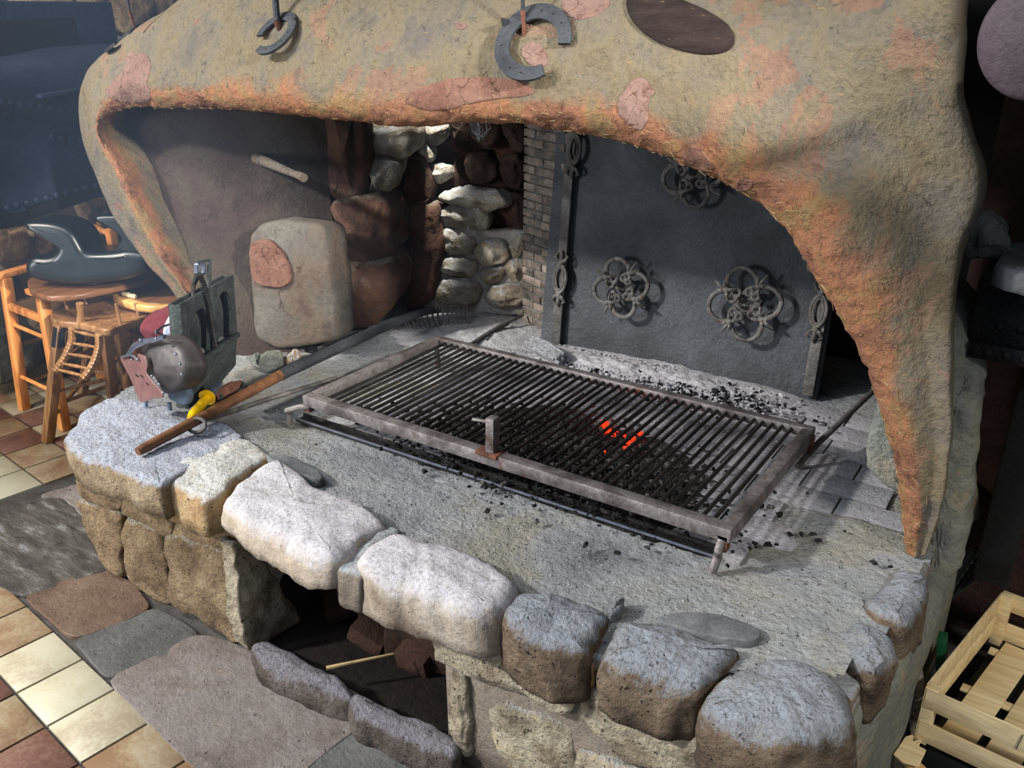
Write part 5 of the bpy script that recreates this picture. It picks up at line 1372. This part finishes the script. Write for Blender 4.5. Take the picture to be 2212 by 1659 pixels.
# wall piece behind, dark red
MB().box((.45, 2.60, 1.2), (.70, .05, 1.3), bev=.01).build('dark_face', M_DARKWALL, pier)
rst = empty('rough_grey_stone', on(2140, 530, (-.05, 2.15, 1), (0, -1, 0)), 'rough pale grey stone block on the ledge right of the hood', 'stone')
pillow('block', [ay(x, y, 2.15) for x, y in [(2085, 520), (2105, 490), (2140, 470), (2180, 485), (2192, 535), (2195, 560), (2100, 575), (2080, 560)]], (0.1, -1, .1), .15, .03, M_GSTONE, rst, rough=.015, res=70, seed=8, bulge=.02)
led = empty('slate_ledge', ay(2150, 570, 2.1), 'layered grey slate ledge above the dark riveted trough', 'ledge')
pillow('slab', [V((-.15, 2.02, ay(2150, 570, 2.05).z)), V((.5, 1.98, ay(2150, 570, 2.05).z)), V((.5, 2.3, ay(2150, 570, 2.05).z)), V((-.15, 2.3, ay(2150, 570, 2.05).z))], (0, 0, 1), .045, .012, M_GSCR, led, rough=.006, res=90, smooth_it=1)
tr = empty('riveted_trough', ay(2130, 680, 2.1), 'black riveted steel trough end in the shade right of the hood', 'trough')
zt, zb = ay(2130, 600, 2.08).z, ay(2130, 755, 2.08).z
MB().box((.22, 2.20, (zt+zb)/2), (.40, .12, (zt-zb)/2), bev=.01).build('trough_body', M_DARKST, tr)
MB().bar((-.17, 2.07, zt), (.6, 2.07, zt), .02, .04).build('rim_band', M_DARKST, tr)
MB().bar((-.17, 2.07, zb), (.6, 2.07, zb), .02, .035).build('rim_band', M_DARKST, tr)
r0 = None
for zz, n_ in ((zt, 13), (zb, 13), (zt-.05, 12), (zt-.10, 12), (zt-.15, 12)):
    for k in range(n_):
        p = V((-.13+k*.036 if n_ == 13 else -.12+k*.04, 2.06 if n_ == 13 else 2.08, zz))
        if r0 is None: r0 = MB().ball(p, .010, 8, (1, .6, 1)).build('rivet', M_DARKST, tr)
        else:
            o = r0.copy(); COL.objects.link(o); o.parent = tr; o.location = p-wloc(tr)
# big round disc top right
ds = empty('hanging_disc', ay(2240, 85, 1.55), 'large purple brown round disc hanging at the upper right corner', 'disc')
dc_ = ay(2238, 88, 1.55); dn = V((-.25, -.93, -.1)).normalized(); du = dn.orthogonal().normalized(); dv_ = dn.cross(du)
rad = (ay(2095, 88, 1.55)-dc_).length*1.0
prof = [(0, .012), (.5, .010), (.85, .004), (.93, 0), (.98, -.006), (1.0, -.018), (.98, -.03), (.9, -.036), (0, -.036)]
vs = []; N = 72
for r_, h in prof:
    for k in range(N):
        t = 2*math.pi*k/N; vs.append(dc_+(du*math.cos(t)+dv_*math.sin(t))*rad*max(r_, .002)+dn*h)
mk('disc_body', vs, [(r*N+k, r*N+(k+1) % N, (r+1)*N+(k+1) % N, (r+1)*N+k) for r in range(len(prof)-1) for k in range(N)]+[tuple(range(N)), tuple((len(prof)-1)*N+k for k in range(N))], M_DISC, ds, auto=1.2)
MB().tube([dc_-dn*.03, V((dc_.x+.1, dc_.y+.35, dc_.z)), V((dc_.x+.1, dc_.y+.62, dc_.z))], .02, 10).build('mount', M_DARKST, ds)

# wooden crate
cr = empty('slatted_wooden_crate', az(2150, 1640, .02), 'pale pine slatted crate on the floor at the lower right corner', 'crate')
zc = .27
A = az(2018, 1484, zc); Bk = az(2178, 1284, zc); 
vdir = (Bk-A); vdir.z = 0; Lc = vdir.length; vdir.normalize(); udir = V((vdir.y, -vdir.x, 0))
print('crate', A, Bk, Lc)
Fr = az(2260, 1590, zc)-A; Fr.z = 0
udir = Fr.normalized()
Wc = .50
hc = .155
def cp(u, v_, h): return A+udir*u+vdir*v_+V((0, 0, h))
for u, v_ in ((0, 0), (0, Lc), (Wc, 0), (Wc, Lc)):
    MB().bar(cp(u, v_, -hc), cp(u, v_, .0), .028, .028, up=vdir, bev=.001).build('corner_post', M_PINE, cr)
for h in (-.028, -.120):
    MB().bar(cp(-.01, -.012, h), cp(Wc+.01, -.012, h), .006, .055, bev=.001).build('slat', M_PINE, cr)
    MB().bar(cp(-.01, Lc+.012, h), cp(Wc+.01, Lc+.012, h), .006, .055, bev=.001).build('slat', M_PINE, cr)
for h in (-.03, -.10):
    MB().bar(cp(-.014, 0, h), cp(-.014, Lc, h), .005, .06, bev=.001).build('slat', M_PINE, cr)
    MB().bar(cp(Wc+.014, 0, h), cp(Wc+.014, Lc, h), .005, .06, bev=.001).build('slat', M_PINE, cr)
for k in range(5):
    v_ = .03+(Lc-.06)*k/4
    u_ = .06+(Wc-.12)*k/4
    MB().bar(cp(u_, 0, -hc+.008), cp(u_, Lc, -hc+.008), .075, .005, bev=.001).build('floor_slat', M_PINE, cr)
for u in (.05, Lc/2, Lc-.05):
    MB().bar(cp(0, u, -hc+.002), cp(Wc, u, -hc+.002), .03, .006, bev=.001).build('floor_batten', M_PINE, cr)
MB().tube([cp(.19, -.018, -.008), cp(.185, -.019, -.05)], .0012, 6).build('staple', M_IRONC, cr)
# lower crate under it
MB().box(cp(Wc/2, Lc/2, -hc-.06), (Wc/2, Lc/2, .045), Matrix((udir, vdir, V((0, 0, 1)))).transposed(), .004).build('under_tray', M_BLKPL, cr)
# torn plank and chip
pl = empty('broken_plank', az(1940, 1620, .08), 'broken thin pine plank with a splintered end beside the crate', 'plank')
MB().bar(az(1896, 1578, .10), az(2000, 1680, .10), .035, .012).build('board', M_PINED, pl)
pillow('splintered_piece', [az(x, y, .125) for x, y in [(1930, 1628), (1955, 1590), (1975, 1583), (1972, 1600), (1995, 1592), (1985, 1610), (2002, 1618), (1985, 1655), (1950, 1645)]], (0.1, -.2, 1), .006, .002, M_PINE, pl, rough=.001, res=50, smooth_it=0)
# firebrick block by the pier
fbk_ = empty('loose_firebrick', az(1985, 1490, .2), 'pale loose brick standing against the hearth end', 'brick')
fbc = az(1990, 1470, .20)
MB().box(fbc+V((0, 0, -.07)), (.022, .04, .11), Matrix.Rotation(.3, 3, 'Z') @ Matrix.Rotation(-.25, 3, 'Y'), .005).build('block', M_FACEG, fbk_)
# green crate edge
gc = empty('green_plastic_crate', az(2030, 1400, .2), 'dark green plastic crate edge poking up beside the hearth end', 'plastic crate')
ga, gb = ay(2036, 1372, 2.05), ay(2032, 1480, 2.05)
MB().bar(ga, gb, .035, .02, up=(1, 0, 0)).build('corner_post', M_GRNPL, gc)
# black vented crate tipped over
vc = empty('black_vented_crate', ay(2120, 1250, 2.25), 'tilted black plastic crate with a grid of vents, in the shade behind the wooden crate', 'plastic crate')
va, vb, vc_ = ay(2015, 1320, 2.2), ay(2105, 1185, 2.3), ay(2190, 1195, 2.25)
for k in range(7):
    t = k/6
    MB().bar(va.lerp(vc_, t*.9), vb.lerp(vc_+(vb-va)*.25, t*.9), .006, .010).build('vent_bar', M_GREYPL if k < 2 else M_BLKPL, vc)
for k in range(9):
    t = k/8
    MB().bar(va.lerp(vb, t), va.lerp(vc_, .9).lerp(vb.lerp(vc_+(vb-va)*.25, .9), t), .005, .008).build('vent_bar', M_BLKPL, vc)
MB().bar(va, vb, .018, .022).build('rim', M_GREYPL, vc)


# ---- added rail above the view, shaped so the window light throws a band shadow
LW = V((-5.4, -3.6, 4.9))
rail = empty('shadow_rail', (-1.5, 1.1, 1.8), 'added curved dark rail out of view, shaped to throw the shadow band on the hood', 'rail')
RP = []
for x, y in [(1400, 262), (1500, 290), (1600, 325), (1720, 365), (1850, 425), (1950, 500), (2020, 590), (2040, 650), (2050, 700)]:
    a, n = hit(x, y)
    if a is None: a = ay(x, y, 1.98)
    RP.append(a+(LW-a)*((1.87-a.z)/(LW.z-a.z)))
RP = bez(RP, 30)
MB().tube(RP, [.012+.032*min(1, k/10)*min(1, (35-k)/14) for k in range(30)], 12).build('rail_bar', M_DARKST, rail)
MB().tube([RP[3], V((RP[3].x, RP[3].y, 3.0))], .006, 8).build('hanger', M_DARKST, rail)
MB().tube([RP[-3], V((RP[-3].x, RP[-3].y, 3.0))], .006, 8).build('hanger', M_DARKST, rail)
# ash flecks stuck to the fireback
mb = MB(); rr = random.Random(44)
for k in range(420):
    x, y = rr.gauss(1490, 90), rr.gauss(735, 45)
    if k % 4 == 0: x, y = rr.uniform(1240, 1760), rr.uniform(500, 800)
    c = fp(x, y, .0015)
    if c.z < .52 or not (-1.6 < c.x < -.72): continue
    r_ = rr.uniform(.0006, .0020); t = rr.uniform(0, 3)
    P = [c+fdx*math.cos(t+a)*r_*rr.uniform(.6, 1.2)+lean*math.sin(t+a)*r_*rr.uniform(.6, 1.2) for a in (0, 2.1, 4.2)]
    mb.add(P+[c+fn*.0012], [(0, 1, 3), (1, 2, 3), (2, 0, 3)])
mb.build('ash_flecks', M_ASH, fbk, kind='stuff')

# ---- thin blue smoke hanging on the left side of the fireplace
hz = MB().box((-3.05, 2.25, 1.22), (1.0, .95, .72), bev=.01).build('smoke_haze', M_BLACK, None, False)
n = NT('blue_smoke'); n.n.remove(n.b)
vol = n.add('ShaderNodeVolumeScatter'); vol.inputs['Color'].default_value = (.50, .68, 1.0, 1); vol.inputs['Density'].default_value = .045
n.link(vol.outputs[0], n.n['Material Output'].inputs['Volume'])
hz.data.materials.clear(); hz.data.materials.append(n.m)
tag(hz, 'thin bluish smoke drifting at the left side of the fireplace', 'smoke', kind='stuff')

# ---- cobweb strands under the lip, and a wire hook on the rear wall
cw = empty('cobweb', ay(1040, 280, 2.6), 'small white sooty cobweb hanging under the middle of the hood lip', 'cobweb')
rr = random.Random(8); mb = MB()
for k in range(16):
    x0_, y0_ = rr.uniform(1012, 1052), rr.uniform(255, 268)
    P = [ay(x0_, y0_, 2.6), ay(x0_+rr.uniform(0, 14), y0_+rr.uniform(12, 25), 2.6), ay(1030+rr.uniform(0, 18), 282+rr.uniform(0, 26), 2.6)]
    mb.tube(P, [.0012, .0018, .0010], 5)
mb.build('strands', M_ASHLOG, cw)
wh = empty('wire_hook', bk(905, 410, .12), 'thin bent wire hook hanging on the sooty rear wall beside the column stones', 'hook')
MB().tube([bk(898, 360, .12), bk(903, 400, .13), bk(905, 430, .14), bk(915, 438, .14), bk(926, 430, .13), bk(930, 424, .13)], .0022, 6).build('wire', M_RUST, wh)
